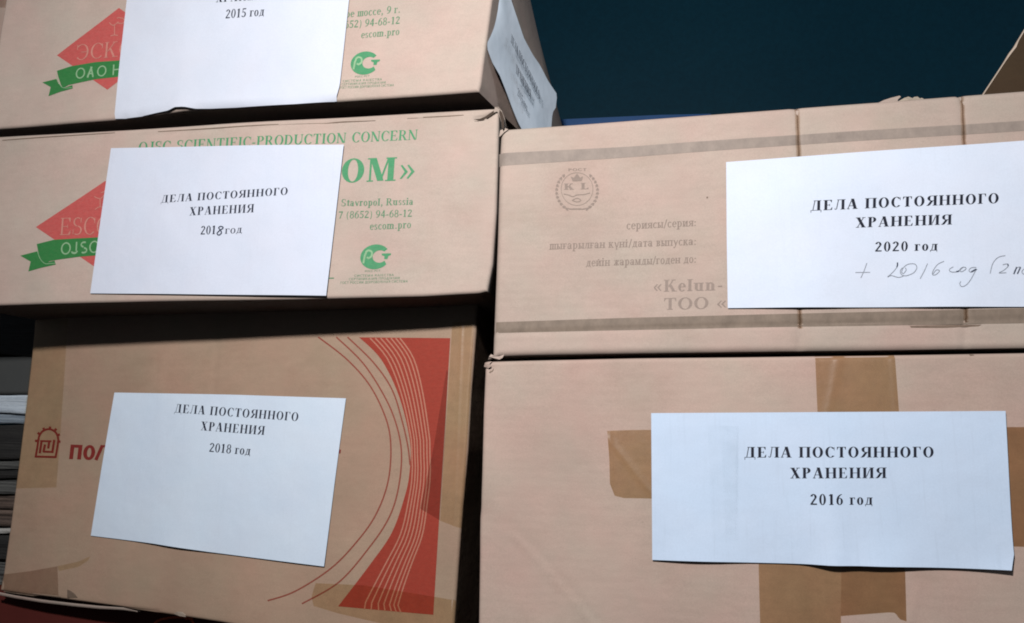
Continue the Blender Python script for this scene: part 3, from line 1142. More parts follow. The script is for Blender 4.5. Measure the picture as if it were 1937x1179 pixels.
# ============================================================ left stack, lower box (red swoosh print)
f3 = Face(880, 850, 0.756, -6.0)
f3.bulge(400, 900, 0.2, 0.002)
f3.groove([(412, 640), (405, 742)], 0.002, 0.0006)
f3.groove([(300, 640), (297, 742)], 0.002, 0.0003)
f3.groove([(60, 1126), (180, 1143), (300, 1156)], 0.001, 0.001)
b3 = make_box(f3,
              [(68, 566), (400, 556), (905, 545)],
              [(905, 545), (898, 640), (890, 740), (884, 850), (874, 960), (868, 1040), (858, 1179), (852, 1260)],
              [(-1, 1118), (60, 1127), (180, 1143), (300, 1160), (420, 1178), (852, 1260)],
              [(68, 566), (62, 640), (48, 760), (34, 880), (20, 990), (6, 1085), (-1, 1118)], 0.30, M['card_red'],
              'brown cardboard box with a red swoosh print, bottom visible box of the left stack', (150, 110))
lift3 = lambda s, t: 0.0004 + 0.003 * t ** 5 * bump1(s, .36, .13) + 0.0014 * t ** 3 * bump1(s, .9, .2) + .0006 * bump1(s, .5, .3)
sh3, h3 = sheet(f3, ([(220, 743), (440, 747), (657, 754)], [(657, 754), (636, 912), (616, 1071)],
                     [(175, 1013), (300, 1028), (400, 1043), (500, 1056), (616, 1071)], [(220, 743), (197, 880), (175, 1013)]),
                M['paper3'], b3, lift3, 'white paper label with its text near the upper edge')
pr = Print(f3, TXT, h3)
pr.text('ДЕЛА ПОСТОЯННОГО', (334, 780.5), (567, 797), (2.0, -16), T=.2, t=.034, track=.13)
pr.text('ХРАНЕНИЯ', (384, 814), (503, 823), (2.0, -16.5), T=.2, t=.034, track=.13)
pr.text('2018 год', (400, 854.5), (477, 861), (2.0, -16.5), T=.17, t=.05)
pr.done('lettering', M['toner_thin'], sh3)

OUT = [(680, 638.5), (722, 681), (756, 752), (776, 836), (775, 894), (766, 939), (742, 1007), (702, 1066), (640, 1147)]
outs = smooth(OUT, 6)
RIGHT = [(852, 640), (843, 790), (832, 965), (820, 1163)]
pr = Print(f3, POK)
rs = [poly_at(RIGHT, i / (len(outs) - 1)) for i in range(len(outs))]
NW = 10
for i in range(len(outs) - 1):
    for k in range(NW):
        L = lambda j, q: (outs[j][0] + (rs[j][0] - outs[j][0]) * q / NW, outs[j][1] + (rs[j][1] - outs[j][1]) * q / NW)
        b = len(pr.V)
        for p in (L(i, k), L(i, k + 1), L(i + 1, k + 1), L(i + 1, k)):
            pr.V.append(f3.pt(p[0], p[1], POK))
        pr.F.append((b, b + 1, b + 2, b + 3))
sw = pr.done('printed_swoosh', M['red_box'], b3)
pr = Print(f3, POK + .00012)
tops = [703, 716, 728, 740, 750]
bots = [690, 703, 717, 729, 741, 750, 758.5]
tops = [699, 709, 719, 729, 738.5, 747.5, 755.5]
mids = [780.5, 786, 791, 797, 803, 809, 814.5]
for tx, mx, bx in zip(tops, mids, bots):
    pts = []
    for i in range(41):
        w = i / 40
        y = 640 + w * (1148 + (bx - 640) * .083 - 640)
        # offset of the line from the curved edge of the red field
        edge = np.interp(y, [p[1] for p in outs], [p[0] for p in outs])
        o_t, o_m, o_b = tx - 680, mx - 776, bx - 640
        wm = 0.47
        off = (o_t * (w - wm) * (w - 1) / (wm) + o_m * w * (w - 1) / (wm * (wm - 1)) + o_b * w * (w - wm) / (1 - wm))
        pts.append((min(edge, 776) + off, y))
    pr.stroke(pts, 2.5)
pr.done('pale_line', M['line_gap'], sw)
pr = Print(f3, POK)
for arc in ([(603, 638), (658, 681), (702, 732), (732, 796), (740, 850), (734, 914), (712, 973), (678, 1022), (628, 1074), (560, 1118), (508, 1136)],
            [(637, 638), (688, 688), (729, 752), (751, 806), (760, 860), (754, 924), (737, 978), (702, 1032), (643, 1100), (572, 1142)],
            [(658, 638), (707, 686), (742, 737), (761, 796), (772, 845), (776, 880)]):
    pr.curve(arc, 2.8, n=8)
pr.done('printed_arc', M['red_line'], b3)

pr = Print(f3, POK)
z3 = lambda *p: zf(9.685, 40, 780, p)
W = 4.0
pr.stroke(z3((262, 812), (650, 822)), 4.0)
pr.stroke(z3((268, 830), (300, 640), (318, 500)), W)
pr.stroke(z3((638, 830), (670, 640), (688, 500)), W)
pr.curve(z3((318, 520), (335, 430), (400, 345), (510, 310), (610, 345), (668, 420), (688, 520)), W, n=6)
for a, b in (((530, 310), (532, 262)), ((425, 335), (408, 285)), ((345, 410), (305, 375)), ((316, 525), (255, 525)), ((615, 345), (650, 300)), ((668, 425), (715, 405)), ((682, 540), (728, 540))):
    pr.stroke(z3(a, b), 4.6)
pr.stroke(z3((345, 752), (378, 520)), 4.4)
pr.stroke(z3((350, 528), (560, 532)), 3.6)
pr.stroke(z3((518, 540), (500, 665)), 4.4)
pr.stroke(z3((612, 505), (575, 748)), 4.4)
pr.stroke(z3((600, 728), (410, 722)), 3.8)
pr.stroke(z3((412, 735), (440, 590)), 4.4)
lg = pr.done('printed_emblem', M['red_mark'], b3)
pr = Print(f3, POK)
pr.text('ПО', (129.5, 868.5), (181, 870.5), (3.2, -27.5), T=.26, t=.2, sf=0, track=.06)
pr.stroke(z3((1388, 876), (1510, 606)), 6.2)
pr.stroke(z3((1512, 622), (1580, 622)), 4.2)
pr.stroke(z3((1580, 606), (1640, 880)), 6.2)
pr.done('printed_name', M['red_mark'], b3)
pr = Print(f3, POK)
pr.add([(643, 850), (646.5, 851), (645.5, 858), (642, 857.5)])
pr.done('letter_end', M['red_mark'], b3)

patch('tape', f3, quad_edges((65, 606), (130, 604), (108, 922), (28, 924)), M['tape_yellow'], b3, TAPE, 30, 50, lift=lambda s, t: 0.0012 * bump1(s, .36, .05) * max(0, 1 - t * 1.4) + .0006 * bump1(s, .7, .06) * t, label='yellowed tape strip on the left edge')
patch('tape', f3, ([(3, 1087), (60, 1080), (110, 1071)], [(110, 1071), (112, 1134)], [(0, 1116), (112, 1134)], [(3, 1087), (0, 1116)]), M['tape_grey'], b3, TAPE, 12, 8, label='dirty tape patch at the lower left corner')
patch('tape', f3, ([(110, 1071), (150, 1062), (172, 1052)], [(172, 1052), (168, 1060)], [(113, 1080), (150, 1072), (168, 1060)], [(110, 1071), (113, 1080)]), M['tape_yellow'], b3, TAPE, 10, 3)
patch('tape', f3, quad_edges((856, 610), (897, 608), (873, 1000), (833, 985)), M['tape_amber'], b3, TAPE, 24, 50, lift=lambda s, t: 0.0007 * bump1(s, .45 + .2 * t, .07), label='amber tape strip along the right edge')
patch('tape', f3, ([(845, 700), (846, 700), (848, 704)], [(848, 704), (842, 840), (832, 984)], [(795, 962), (832, 984)], [(845, 700), (820, 850), (795, 962)]), M['tape_grey'], b3, TAPE + .0001, 6, 30)
patch('tape', f3, ([(598, 1103), (690, 1107), (830, 1130), (868, 1137)], [(868, 1137), (862, 1200)], [(594, 1146), (640, 1160), (760, 1188), (862, 1200)], [(598, 1103), (590, 1128), (594, 1146)]), M['tape_amber'], b3, TAPE, 30, 8, label='amber tape strip across the red print foot')
for q in ([(128, 1115), (135, 1118), (143, 1124), (152, 1137), (128, 1133)], [(6, 1118), (60, 1125), (116, 1129), (116, 1131), (60, 1128), (6, 1120)]):
    pr = Print(f3, POK + .0001)
    pr.add(q)
    pr.done('dirt_smear', M['dark_smear'], b3)
# the cut edge of the bottom flap
ed = [(-4, 1119), (30, 1126), (80, 1134), (140, 1141), (190, 1146), (235, 1149), (262, 1156)]
V, Fs = [], []
for i, (x, y) in enumerate(ed):
    hgt = 5.5 if i < 5 else (4.5 if i == 5 else 1.5)
    for dy, o in ((0, .0012), (hgt, .0014), (hgt, -.012)):
        V.append(f3.flat(x, y + dy) + f3.n * o)
for i in range(len(ed) - 1):
    for k in (0, 1):
        Fs.append((3 * i + k, 3 * i + k + 1, 3 * i + k + 4, 3 * i + k + 3))
mesh_obj('flap_edge', V, Fs, M['card_a'], b3, True, 'pale cut edge of the bottom flap')
lip(f3, b3, [(330, 1161, .001), (338, 1156.5, .003), (347, 1157, .003), (353, 1163, .002), (352, 1167, .001), (340, 1165, .001)], 0, M['card_cut'])

# ============================================================ right stack, upper box
f4 = Face(930, 660, 0.702, 0.0)
f4.r = 0.006
f4.bulge(1450, 420, 0.2, 0.003)
for x in (1508, 1820):
    yy = 207 if x == 1508 else 182
    f4.groove([(x, yy - 4), (x + 2, 430), (x + 4, 660)], 0.0022, 0.0010)
    f4.groove([(x - 6, yy - 3), (x + 3, yy + 12)], 0.0015, 0.002)
f4.groove([(933, 631), (1200, 622), (1500, 616), (1937, 604)], 0.002, 0.0008)
f4.groove([(1720, 617), (1850, 616)], 0.001, 0.0008)
b4 = make_box(f4,
              [(947, 247), (960, 243), (1100, 233), (1300, 219), (1500, 204), (1660, 192), (1780, 182), (1937, 170), (2150, 153)],
              [(2150, 153), (2152, 400), (2155, 655)],
              [(931, 679), (945, 675), (1000, 673), (1200, 670), (1400, 668), (1700, 665), (1937, 662), (2155, 659)],
              [(947, 247), (944, 300), (940, 450), (934, 600), (931, 679)], 0.34, M['card_d'],
              'cardboard box with grey stripes and faint crest print, upper box of the right stack', (190, 90))
lift4 = lambda s, t: 0.0006 + 0.0018 * t ** 5 * (bump1(s, .22, .12) + bump1(s, .62, .12)) + .001 * bump1(t, .3, .2) * bump1(s, .15, .1)
sh4, h4 = sheet(f4, ([(1373, 310), (1640, 290), (1937, 268), (2042, 260)], [(2042, 260), (2042, 420), (2042, 581)],
                     [(1376, 584.5), (1640, 583), (2042, 581)], [(1373, 310), (1374, 450), (1376, 584.5)]),
                M['paper4'], b4, lift4, 'white paper label with a pen note under the printed year')
pr = Print(f4, TXT, h4)
pr.text('ДЕЛА ПОСТОЯННОГО', (1531, 402), (1887, 386), (0.5, -18.8), T=.22, t=.045, track=.13)
pr.text('ХРАНЕНИЯ', (1616, 433.5), (1797, 427), (0.5, -18.8), T=.22, t=.045, track=.13)
pr.text('2020 год', (1652, 478.5), (1770, 476), (0.5, -18), T=.2, t=.05, track=.11)
pr.done('lettering', M['black'], sh4)
pr = Print(f4, TXT, h4)
z4 = lambda *p: zf(5.748, 1600, 480, p)
for st in (z4((90, 217), (250, 215)), z4((215, 115), (185, 200), (150, 275)), z4((540, 120), (545, 150), (500, 210), (440, 265), (480, 250), (560, 270), (620, 250)),
           z4((600, 165), (577, 200), (590, 240), (640, 252), (720, 220), (755, 165), (730, 125), (660, 128), (610, 165), (592, 210), (610, 228), (640, 190), (628, 165)),
           z4((870, 120), (835, 200), (790, 285)), z4((1050, 95), (980, 130), (930, 200), (925, 240), (960, 240), (1000, 200), (965, 190), (928, 235)),
           z4((1150, 155), (1110, 180), (1115, 205), (1150, 212), (1200, 205), (1240, 165), (1280, 160), (1285, 180), (1240, 208), (1225, 190), (1260, 155)),
           z4((1400, 160), (1345, 165), (1320, 195), (1350, 212), (1405, 180), (1390, 200), (1340, 290), (1290, 350), (1240, 370), (1218, 340), (1230, 315)),
           z4((1720, 30), (1640, 50), (1580, 120), (1553, 225)), z4((1690, 130), (1740, 120), (1750, 145), (1700, 190), (1650, 218), (1730, 215)),
           z4((1840, 155), (1825, 190), (1808, 230)), z4((1815, 200), (1850, 160), (1885, 155), (1865, 190), (1850, 228)),
           z4((1950, 170), (1915, 180), (1900, 210), (1925, 230), (1955, 200), (1965, 170), (1955, 225)),
           z4((2000, 230), (2020, 170), (2060, 170), (2050, 230)), z4((2100, 180), (2080, 220), (2120, 230), (2140, 180), (2100, 175))):
    pr.curve(st, 1.5, n=5)
pr.done('handwriting', M['pencil'], sh4)
for st in (z4((545, 108), (546, 135), (538, 160)), z4((1745, 120), (1750, 142)), z4((1842, 152), (1826, 195), (1810, 230)), z4((1884, 155), (1868, 190), (1850, 228)),
           z4((1180, 208), (1215, 200)), z4((1345, 208), (1400, 178))):
    pr = Print(f4, TXT * 1.3, h4)
    pr.curve(st, 2.4, n=4)
    pr.done('pen_stroke', M['pen'], sh4)

bt = patch('printed_stripe', f4, ([(943, 291), (1190, 279), (1437, 262), (1927, 230), (2149, 215)], [(2149, 215), (2149, 234)],
                                  [(943, 315), (1190, 299), (1437, 281), (1927, 249), (2149, 234)], [(943, 291), (943, 315)]), M['band'], b4, POK, 260, 6)
patch('printed_stripe', f4, ([(934.5, 610), (1190, 602), (1437, 596), (1934, 584), (2153, 579)], [(2153, 579), (2153, 606)],
                             [(934, 630), (1190, 625), (1437, 620), (1934, 612), (2153, 606)], [(934.5, 610), (934, 630)]), M['band_dark'], b4, POK, 260, 6)
pr = Print(f4, POK)
rp = lambda x: x
pr.text('сериясы/серия:', (1185, 435), (1317, 429), (.4, -15), T=.15, t=.06)
pr.text('шығарылған күні/дата выпуска:', (1040, 473), (1317, 464.5), (.4, -15), T=.15, t=.06)
pr.text('дейін жарамды/годен до:', (1109, 505), (1317, 498), (.4, -15), T=.15, t=.06)
pr.done('printed_note', M['grey_faint'], b4)
pr = Print(f4, POK)
pr.text('«Kelun-', (1235, 553), (1367, 550), (.4, -22), T=.19, t=.05, track=.1)
#pr.text('Ke', (1420, 551), (1460, 550), (.4, -22), T=.19, t=.05, track=.1)
pr.done('printed_name', M['grey_print'], b4)
pr = Print(f4, POK)
pr.text('TOO «', (1255, 587), (1375, 584), (.4, -22), T=.17, t=.05, track=.06)
pr.done('printed_name', M['grey_print'], b4)
# crest: ring, crown, two letters, wreath
pr = Print(f4, POK)
cx, cy = 1092, 359
cq = lambda x, y: (1030 + x / 9.823, 300 + y / 9.823)
pr.curve([(cx + 30 * math.cos(a), cy + 31 * math.sin(a)) for a in np.linspace(0, 2 * math.pi, 25)], 1.1, n=2)
pr.text('K', cq(365, 590), cq(545, 590), (0, -11.5), T=.24, t=.07)
pr.text('L', cq(675, 585), cq(830, 580), (0, -12), T=.24, t=.07)
pr.add([cq(490, 345), cq(550, 370), cq(610, 290), cq(665, 370), cq(720, 340), cq(695, 430), cq(525, 435)])
for sg in (-1, 1):
    for i in range(11):
        a = math.radians(90 + sg * (24 + i * 11))
        for rr, dl in ((36, 0.5), (40.5, -0.35)):
            bx, by = cx + rr * math.cos(a), cy + 4 + rr * math.sin(a)
            d = a - sg * (math.pi / 2 + dl) + math.pi
            e = (bx + 7.5 * math.cos(d), by + 7.5 * math.sin(d))
            nx, ny = -math.sin(d) * 2.1, math.cos(d) * 2.1
            m = ((bx + e[0]) / 2, (by + e[1]) / 2)
            pr.add([(bx, by), (m[0] + nx, m[1] + ny), e, (m[0] - nx, m[1] - ny)])
    pr.curve([(cx - sg * 8, cy + 37), (cx + sg * 10, cy + 38), (cx + sg * 24, cy + 35)], 2.2, True, 4)
pr.curve([cq(360, 670), cq(450, 690), cq(530, 720), cq(610, 690), cq(740, 680), cq(850, 650)], 1.6, n=4)
pr.curve([cq(520, 790), cq(610, 750), cq(680, 790), cq(610, 820), cq(520, 790)], 1.6, n=4)
pr.text('РОСТ', cq(440, 245), cq(790, 240), (0, -5), T=.2, t=.1, sf=0)
pr.done('printed_crest', M['grey_faint'], b4)
M['strap_soft'] = tape_mat('strap_rub', (0.90, 0.87, 0.84), 0.0, 6)
M['strap_core'] = tape_mat('strap_crease', (0.76, 0.715, 0.675), 0.0, 7)
for (x, y0, x1, y1) in ((1507.5, 206, 1510.5, 300), (1819.5, 181, 1823.5, 278), (1512, 585, 1513, 622), (1826, 583, 1827, 610)):
    wob = [(x + (x1 - x) * i / 8 + 0.35 * math.sin(i * 2.1 + x), y0 + (y1 - y0) * i / 8) for i in range(9)]
    for mt, wd, of in (('strap_soft', 5.5, .00012), ('strap_soft', 3.6, .0002), ('strap_core', 1.7, .00028)):
        patch('strap_mark', f4, ([(wob[0][0] - wd, y0), (wob[0][0] + wd * .8, y0)], [(a + wd * (.8 + .12 * math.sin(a * b)), b) for a, b in wob],
                                 [(wob[8][0] - wd, y1), (wob[8][0] + wd * .8, y1)], [(a - wd, b) for a, b in wob]), M[mt], b4, POK + of, 3, 24)
for q in ([(1720, 617), (1800, 615), (1855, 615), (1850, 618), (1780, 621), (1722, 620)], [(1338, 620), (1350, 619.5), (1350, 621), (1338, 621.5)], [(1336, 374), (1339, 374), (1339, 377), (1336, 377)]):
    pr = Print(f4, POK + .0001)
    pr.add(q)
    pr.done('dirt_smear', M['dark_smear'], b4)
# torn paper bits of the open top, crumpled corners
tb = M['card_cut']
lip(f4, b4, [(1664, 191, -.004), (1676, 184, -.006), (1690, 178, -.008), (1708, 172, -.010), (1709, 176, -.008), (1702, 183, -.006), (1700, 189, -.003)], 0, M['card_d'], 'torn_flap')
lip(f4, b4, [(1702, 188, -.004), (1716, 178, -.008), (1726, 172, -.012), (1734, 175, -.012), (1738, 171, -.014), (1745, 170, -.014), (1744, 181, -.006), (1748, 180, -.006), (1750, 185, -.003), (1720, 188, -.002)], 0, tb, 'torn_flap')
lip(f4, b4, [(1826, 182, -.003), (1838, 176, -.006), (1850, 173, -.008), (1855, 176, -.006), (1848, 180, -.004), (1838, 182, -.003)], 0, tb, 'torn_flap')
lip(f4, b4, [(924, 681, .002), (927, 676, .004), (930, 671, .003), (937, 674, .004), (946, 675, .003), (955, 671, .002), (952, 678, .004), (946, 681, .003), (936, 678, .001)], 0, M['card_d'])
lip(f4, b4, [(944, 260, .000), (947, 249, .002), (956, 244, .002), (962, 246, .001), (955, 252, .002), (948, 258, .001)], .0004, M['card_d'])

# ============================================================ right stack, lower box
f5 = Face(915, 700, 0.700, 0.0)
f5.bulge(1500, 950, 0.2, 0.003)
f5.bulge(908, 978, 0.012, -0.0012)
f5.groove([(970, 1012), (1010, 1050), (1070, 1120), (1130, 1190)], 0.0013, -0.0008)
f5.groove([(980, 1006), (1020, 1044), (1080, 1114), (1140, 1184)], 0.0018, 0.0005)
f5.groove([(926, 700), (933, 694)], 0.0012, 0.002)
f5.groove([(1720, 1179), (1735, 1110)], 0.0015, -0.0006)
b5 = make_box(f5,
              [(918, 687), (928, 684), (1000, 682), (1200, 678), (1400, 676), (1700, 672), (1937, 668), (2150, 664)],
              [(2150, 664), (2165, 1000), (2180, 1420)],
              [(898, 1420), (1400, 1430), (2180, 1445)],
              [(918, 687), (914, 780), (911, 900), (909, 960), (907, 980), (907, 1050), (905, 1179), (898, 1420)], 0.36, M['card_e'],
              'cardboard box with brown tape patches, lower box of the right stack', (170, 110))
lift5 = lambda s, t: 0.0006 + 0.0065 * t ** 4 * (bump1(s, .62, .14) + 0.45 * bump1(s, .12, .12)) + 0.004 * t ** 8 * s ** 8 + 0.0045 * bump1(s, .50, .05) * t ** 1.6 + 0.002 * s ** 6
sh5, h5 = sheet(f5, ([(1232, 782), (1560, 780), (1897, 778)], [(1897, 778), (1904, 910), (1911.5, 1047), (1905, 1076)],
                     [(1234, 1058), (1400, 1062), (1560, 1066), (1620, 1067), (1750, 1071), (1905, 1076)], [(1232, 782), (1233, 920), (1234, 1058)]),
                M['paper5'], b5, lift5, 'white paper label with a lifted lower edge and bent corner', nx=90)
pr = Print(f5, TXT, h5)
pr.text('ДЕЛА ПОСТОЯННОГО', (1407, 865.5), (1763, 865), (0, -19.8), T=.22, t=.045, track=.13)
pr.text('ХРАНЕНИЯ', (1493, 904.5), (1673, 904), (0, -19.8), T=.22, t=.045, track=.13)
pr.text('2016 год', (1530, 954), (1647, 954), (0, -20), T=.2, t=.05, track=.11)
pr.done('lettering', M['black'], sh5)
M['smudge'] = tape_mat('grey_smudge', (0.988, 0.99, 0.99), 0.0, 8)
for n_ in M['smudge'].node_tree.nodes:
    if n_.type == 'VALTORGB':
        n_.color_ramp.elements[0].color = (0.972, 0.975, 0.975, 1)
        n_.color_ramp.elements[1].color = (1, 1, 1, 1)
for q, of in ((((1338, 806), (1396, 806), (1394, 1024), (1346, 1024)), .0002), (((1362, 806), (1396, 806), (1392, 1010), (1372, 1010)), .00028), (((1391, 810), (1397, 810), (1397, 1024), (1393, 1024)), .00036)):
    pr = Print(f5, of, h5)
    pr.add(list(q))
    pr.done('grey_smudge', M['smudge'], sh5)
patch('tape', f5, quad_edges((1541, 674.5), (1691, 672.5), (1700, 800), (1546, 800)), M['tape_brown'], b5, TAPE, 30, 24, lift=lambda s, t: 0.0006 * bump1(s + .2 * t, .3, .05) + .0005 * bump1(s, .97, .03), label='brown tape strip above the paper label')
patch('tape', f5, ([(1149, 815), (1200, 813.5), (1260, 813)], [(1260, 813), (1260, 943)], [(1163, 937), (1180, 942), (1260, 944)], [(1149, 815), (1153, 870), (1154, 915), (1163, 937)]), M['tape_brown'], b5, TAPE, 30, 30, lift=lambda s, t: 0.0009 * bump1(t - 1.1 * s, .12, .07) + .0006 * bump1(s, .04, .03), label='square brown tape patch left of the paper label')
patch('tape', f5, quad_edges((1870, 808), (2010, 808), (2010, 1036), (1870, 1032)), M['tape_brown2'], b5, TAPE, 14, 14, label='dark brown tape patch right of the paper label')
patch('tape', f5, ([(1440, 1030), (1590, 1030)], [(1590, 1030), (1589, 1164), (1592, 1300)], [(1432, 1300), (1592, 1300)], [(1440, 1030), (1434, 1065), (1437, 1180), (1432, 1300)]), M['tape_brown'], b5, TAPE, 14, 24, label='brown tape strip below the paper label')
patch('tape', f5, ([(1590, 1030), (1706, 1030)], [(1706, 1030), (1710, 1075), (1712, 1140), (1713, 1174)], [(1589, 1164), (1600, 1163), (1640, 1160), (1680, 1157), (1692, 1158), (1700, 1170), (1713, 1174)], [(1590, 1030), (1589, 1164)]), M['tape_brown2'], b5, TAPE, 22, 14, label='darker torn tape end below the paper label')
lip(f5, b5, [(916, 694, .001), (919, 687, .003), (925, 684, .003), (931, 684, .001), (927, 689, .002), (930, 694, .0015), (924, 697, .001)], .0002, M['card_e'])
for q in ([(925, 705), (931, 698), (934, 697), (933, 702), (927, 706)], [(1833, 670.5), (1841, 671), (1842, 673), (1834, 673.5)]):
    pr = Print(f5, POK + .0001)
    pr.add(q)
    pr.done('dirt_smear', M['dark_smear'], b5)
# ============================================================ dark red box under the left stack
f6 = Face(300, 1170, 0.83, -1.0)
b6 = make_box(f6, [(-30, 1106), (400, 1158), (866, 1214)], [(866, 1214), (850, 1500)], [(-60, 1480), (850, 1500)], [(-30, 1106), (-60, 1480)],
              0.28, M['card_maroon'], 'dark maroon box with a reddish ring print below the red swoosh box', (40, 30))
pr = Print(f6, POK)
pr.curve([(292, 1190), (292, 1180), (305, 1172), (330, 1168), (355, 1169), (366, 1178), (366, 1190)], 4.5, n=5)
pr.stroke([(352, 1172), (358, 1166), (364, 1172)], 5)
pr.done('printed_ring', M['orange'], b6)

# ============================================================ papers and folders to the left of the red box
zref = 1.0


def slab(name, label, cat, px0, px1, yt, yb, ydepth, depth, mat, sag=0.0, group=None, yaw=-2.0, ragged=0.0, n=14):
    """a sheaf of sheets: wavy slab with slightly stepped front edge"""
    f = Face(px0, yb, ydepth, yaw)
    base = root(name, frame(f.flat(px0, yb), f.u, f.v, f.n), label, cat, group)
    V, Fs = [], []
    rnd = random.Random(yt * 7 + yb)
    layers = max(2, int((yb - yt) / 6))
    for k in range(layers + 1):
        step = rnd.uniform(-ragged, ragged)
        for i in range(n + 1):
            x = px0 + (px1 - px0) * i / n
            y = yt + (yb - yt) * k / layers + sag * (i / n) + 1.2 * math.sin(i * .9 + k * .6)
            V.append(f.flat(x, y) + f.n * step)
        for i in range(n + 1):
            x = px0 + (px1 - px0) * i / n
            y = yt + (yb - yt) * k / layers + sag * (i / n) + 1.2 * math.sin(i * .9 + k * .6)
            V.append(f.flat(x, y) + np.array((0, depth, 0)))
    m = n + 1
    for k in range(layers):
        a, b = 2 * m * k, 2 * m * (k + 1)
        for i in range(n):
            Fs.append((a + i, a + i + 1, b + i + 1, b + i))
            Fs.append((a + m + i + 1, a + m + i, b + m + i, b + m + i + 1))
        for e in (0, n):
            Fs.append((a + e, b + e, b + m + e, a + m + e))
    last = 2 * m * layers
    for i in range(n):
        Fs.append((i, m + i, m + i + 1, i + 1))
        Fs.append((last + i, last + i + 1, last + m + i + 1, last + m + i))
    mesh_obj('sheets', V, Fs, mat, base, True)
    return base




def sheaf(name, lo, hi, seed):
    """the edges of many stacked sheets, some pale and some dark"""
    m, nt, b = new_mat(name)
    co = node(nt, 'ShaderNodeTexCoord').outputs['Object']
    n1 = noise(nt, co, 55, (0.10, 0.2, 9), detail=5, rough=0.8, loc=(seed, seed, seed))
    c = ramp(nt, n1, 0.38, lo, 0.62, hi)
    nt.links.new(c, b.inputs['Base Color'])
    b.inputs['Roughness'].default_value = 0.7
    bp = node(nt, 'ShaderNodeBump')
    bp.inputs['Strength'].default_value = 0.9
    bp.inputs['Distance'].default_value = 0.002
    nt.links.new(n1, bp.inputs['Height'])
    nt.links.new(bp.outputs['Normal'], b.inputs['Normal'])
    return m


M['sheaf_dark'] = sheaf('sheaf_dark', (0.008, 0.007, 0.007), (0.03, 0.028, 0.026), 8)
M['sheaf_grey'] = sheaf('sheaf_grey', (0.02, 0.02, 0.02), (0.17, 0.17, 0.16), 9)
M['sheaf_folder'] = paper_mat('sheaf_folder', (0.07, 0.072, 0.07), 14)
M['sheaf_blue'] = sheaf('sheaf_bluish', (0.48, 0.56, 0.64), (0.80, 0.88, 0.96), 10)
M['sheaf_slate'] = sheaf('sheaf_slate', (0.13, 0.17, 0.22), (0.36, 0.42, 0.48), 11)
M['sheaf_brown'] = sheaf('sheaf_brown', (0.03, 0.02, 0.016), (0.20, 0.14, 0.11), 12)
M['sheaf_cream'] = sheaf('sheaf_cream', (0.38, 0.36, 0.33), (0.60, 0.58, 0.54), 13)
GP = 'papers and folders piled beside the red swoosh box'
pile = [('black_folder', 'black folder topmost in the pile beside the red swoosh box', 'folder', 560, 662, 'sheaf_dark', 12, .02),
        ('grey_folder', 'dark grey folder just above the bright bluish papers', 'folder', 668, 738, 'sheaf_folder', 10, .0),
        ('paper_bundle', 'bright bluish white papers, lightest in the pile by the red box', 'papers', 742, 776, 'sheaf_blue', 8, .03),
        ('slate_folder', 'slate blue folder under the bright bluish papers', 'folder', 777, 798, 'sheaf_slate', 5, .02),
        ('black_folder', 'thick black folder below the slate blue folder', 'folder', 802, 866, 'sheaf_dark', 3, .0),
        ('paper_bundle', 'thin grey papers under the thick black folder', 'papers', 870, 886, 'sheaf_grey', 3, .02),
        ('black_folder', 'thin black folder between two thin grey bundles', 'folder', 888, 904, 'sheaf_dark', 2, .0),
        ('paper_bundle', 'grey paper bundle above the brownish folder', 'papers', 906, 934, 'sheaf_grey', 2, .02),
        ('brown_folder', 'brownish folder in the lower half of the pile', 'folder', 937, 962, 'sheaf_brown', 2, .02),
        ('paper_bundle', 'dim brownish grey papers under the brownish folder', 'papers', 965, 996, 'sheaf_brown', 1, .03),
        ('paper_sheet', 'single pale sheet edge low in the pile', 'paper', 1000, 1010, 'sheaf_cream', -1, .01),
        ('black_folder', 'lowest black folder in the pile', 'folder', 1013, 1058, 'sheaf_dark', 0, .02),
        ('paper_bundle', 'lowest grey papers of the pile, at its foot', 'papers', 1061, 1110, 'sheaf_grey', 0, .03)]
for nm, lb, ct, y0, y1, mt, sag, rg in pile:
    slab(nm, lb, ct, -150, 86, y0, y1, 0.845 + random.uniform(-.006, .006), 0.24, M[mt], sag, GP, ragged=rg * .08)

# neighbour box showing at the far upper left
f7 = Face(0, 100, 0.80, -2)
b7 = make_box(f7, [(-260, -200), (-120, -200), (9, -205)], [(9, -205), (14, 240)], [(-270, 250), (14, 240)], [(-260, -200), (-270, 250)], 0.2,
              M['card_e'], 'sliver of a box at the upper left corner behind the top box', (20, 20))
patch('tape', f7, quad_edges((-40, -60), (14, -60), (14, 15), (-40, 15)), M['tape_grey'], b7, TAPE, 6, 6)

# ============================================================ behind: wall, blue folder, leaning cardboard
def box_mesh(name, lo, hi, mat, parent=None):
    x0, y0, z0 = lo
    x1, y1, z1 = hi
    V = [(x0, y0, z0), (x1, y0, z0), (x1, y1, z0), (x0, y1, z0), (x0, y0, z1), (x1, y0, z1), (x1, y1, z1), (x0, y1, z1)]
    Fs = [(0, 3, 2, 1), (4, 5, 6, 7), (0, 1, 5, 4), (1, 2, 6, 5), (2, 3, 7, 6), (3, 0, 4, 7)]
    return mesh_obj(name, V, Fs, mat, parent)


w = box_mesh('wall', (-2.2, 1.42, 0), (2.6, 1.52, 3.0), M['teal'])
w['kind'] = 'structure'
zlow = f5.flat(1400, 1430)[2]
fl = box_mesh('floor', (-2.2, -0.6, zlow - 0.15), (2.6, 1.418, zlow - 0.1), M['floor'])
fl['kind'] = 'structure'

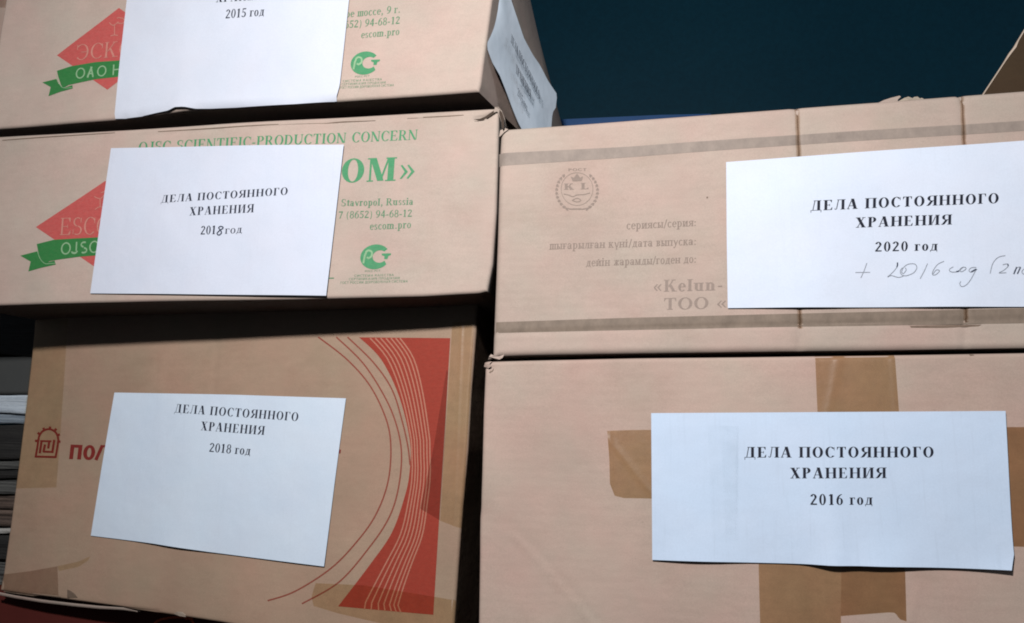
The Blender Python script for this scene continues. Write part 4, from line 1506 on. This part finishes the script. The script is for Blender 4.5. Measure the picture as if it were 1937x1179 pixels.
# blue folder lying behind, on the rear of the upper right box
fb = Face(1190, 222, 1.045, 0.0)
V = []
e = [(1038, 226.5), (1060, 226), (1150, 222), (1250, 217.5), (1345, 215.5)]
for x, y in e:
    for dy, dz in ((0, 0), (0, .06), (60, .06), (60, 0)):
        V.append(fb.flat(x, y + dy) + np.array((0, dz, 0)))
Fs = []
for i in range(len(e) - 1):
    for k in range(4):
        Fs.append((4 * i + k, 4 * i + (k + 1) % 4, 4 * i + 4 + (k + 1) % 4, 4 * i + 4 + k))
Fs += [(0, 3, 2, 1), (4 * len(e) - 4, 4 * len(e) - 3, 4 * len(e) - 2, 4 * len(e) - 1)]
bf = mesh_obj('blue_folder', V, Fs, M['blue'])
bf['label'] = 'blue folder edge peeking over the upper right box beside the hanging label'
bf['category'] = 'folder'

# brown cardboard sheet leaning behind the torn flaps at the right
fc = Face(1900, 140, 0.80, 0.0)
rootc = root('cardboard_sheet', frame(fc.flat(1860, 200), fc.u, fc.v, fc.n),
             'dark brown cardboard piece with slanted pale cut edge on the upper right box', 'cardboard')
ce = [(1836, 215), (1865, 170), (1881, 146), (1900, 117), (1910, 100), (1918, 90), (1925, 78), (1937, 58), (1990, -22)]
V, Fs = [], []
for x, y in ce:
    a = fc.flat(x, y)
    V += [a, a + np.array((.24, 0.03, 0)), a + np.array((.24, .033, 0)), a + np.array((0, .003, 0))]
for i in range(len(ce) - 1):
    for k in range(4):
        Fs.append((4 * i + k, 4 * i + (k + 1) % 4, 4 * i + 4 + (k + 1) % 4, 4 * i + 4 + k))
Fs += [(0, 3, 2, 1), (len(V) - 4, len(V) - 3, len(V) - 2, len(V) - 1)]
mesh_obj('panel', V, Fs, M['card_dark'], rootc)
V, Fs = [], []
for i, (x, y) in enumerate(ce):
    wv = 1.6 if i not in (4, 5) else 4.0
    for dx, o in ((-.8, .0005), (wv, .0005), (wv, -.0035), (-.8, -.0035)):
        V.append(fc.flat(x + dx, y) + fc.n * o)
for i in range(len(ce) - 1):
    for k in range(4):
        Fs.append((4 * i + k, 4 * i + (k + 1) % 4, 4 * i + 4 + (k + 1) % 4, 4 * i + 4 + k))
mesh_obj('cut_edge', V, Fs, M['card_cut'], rootc)
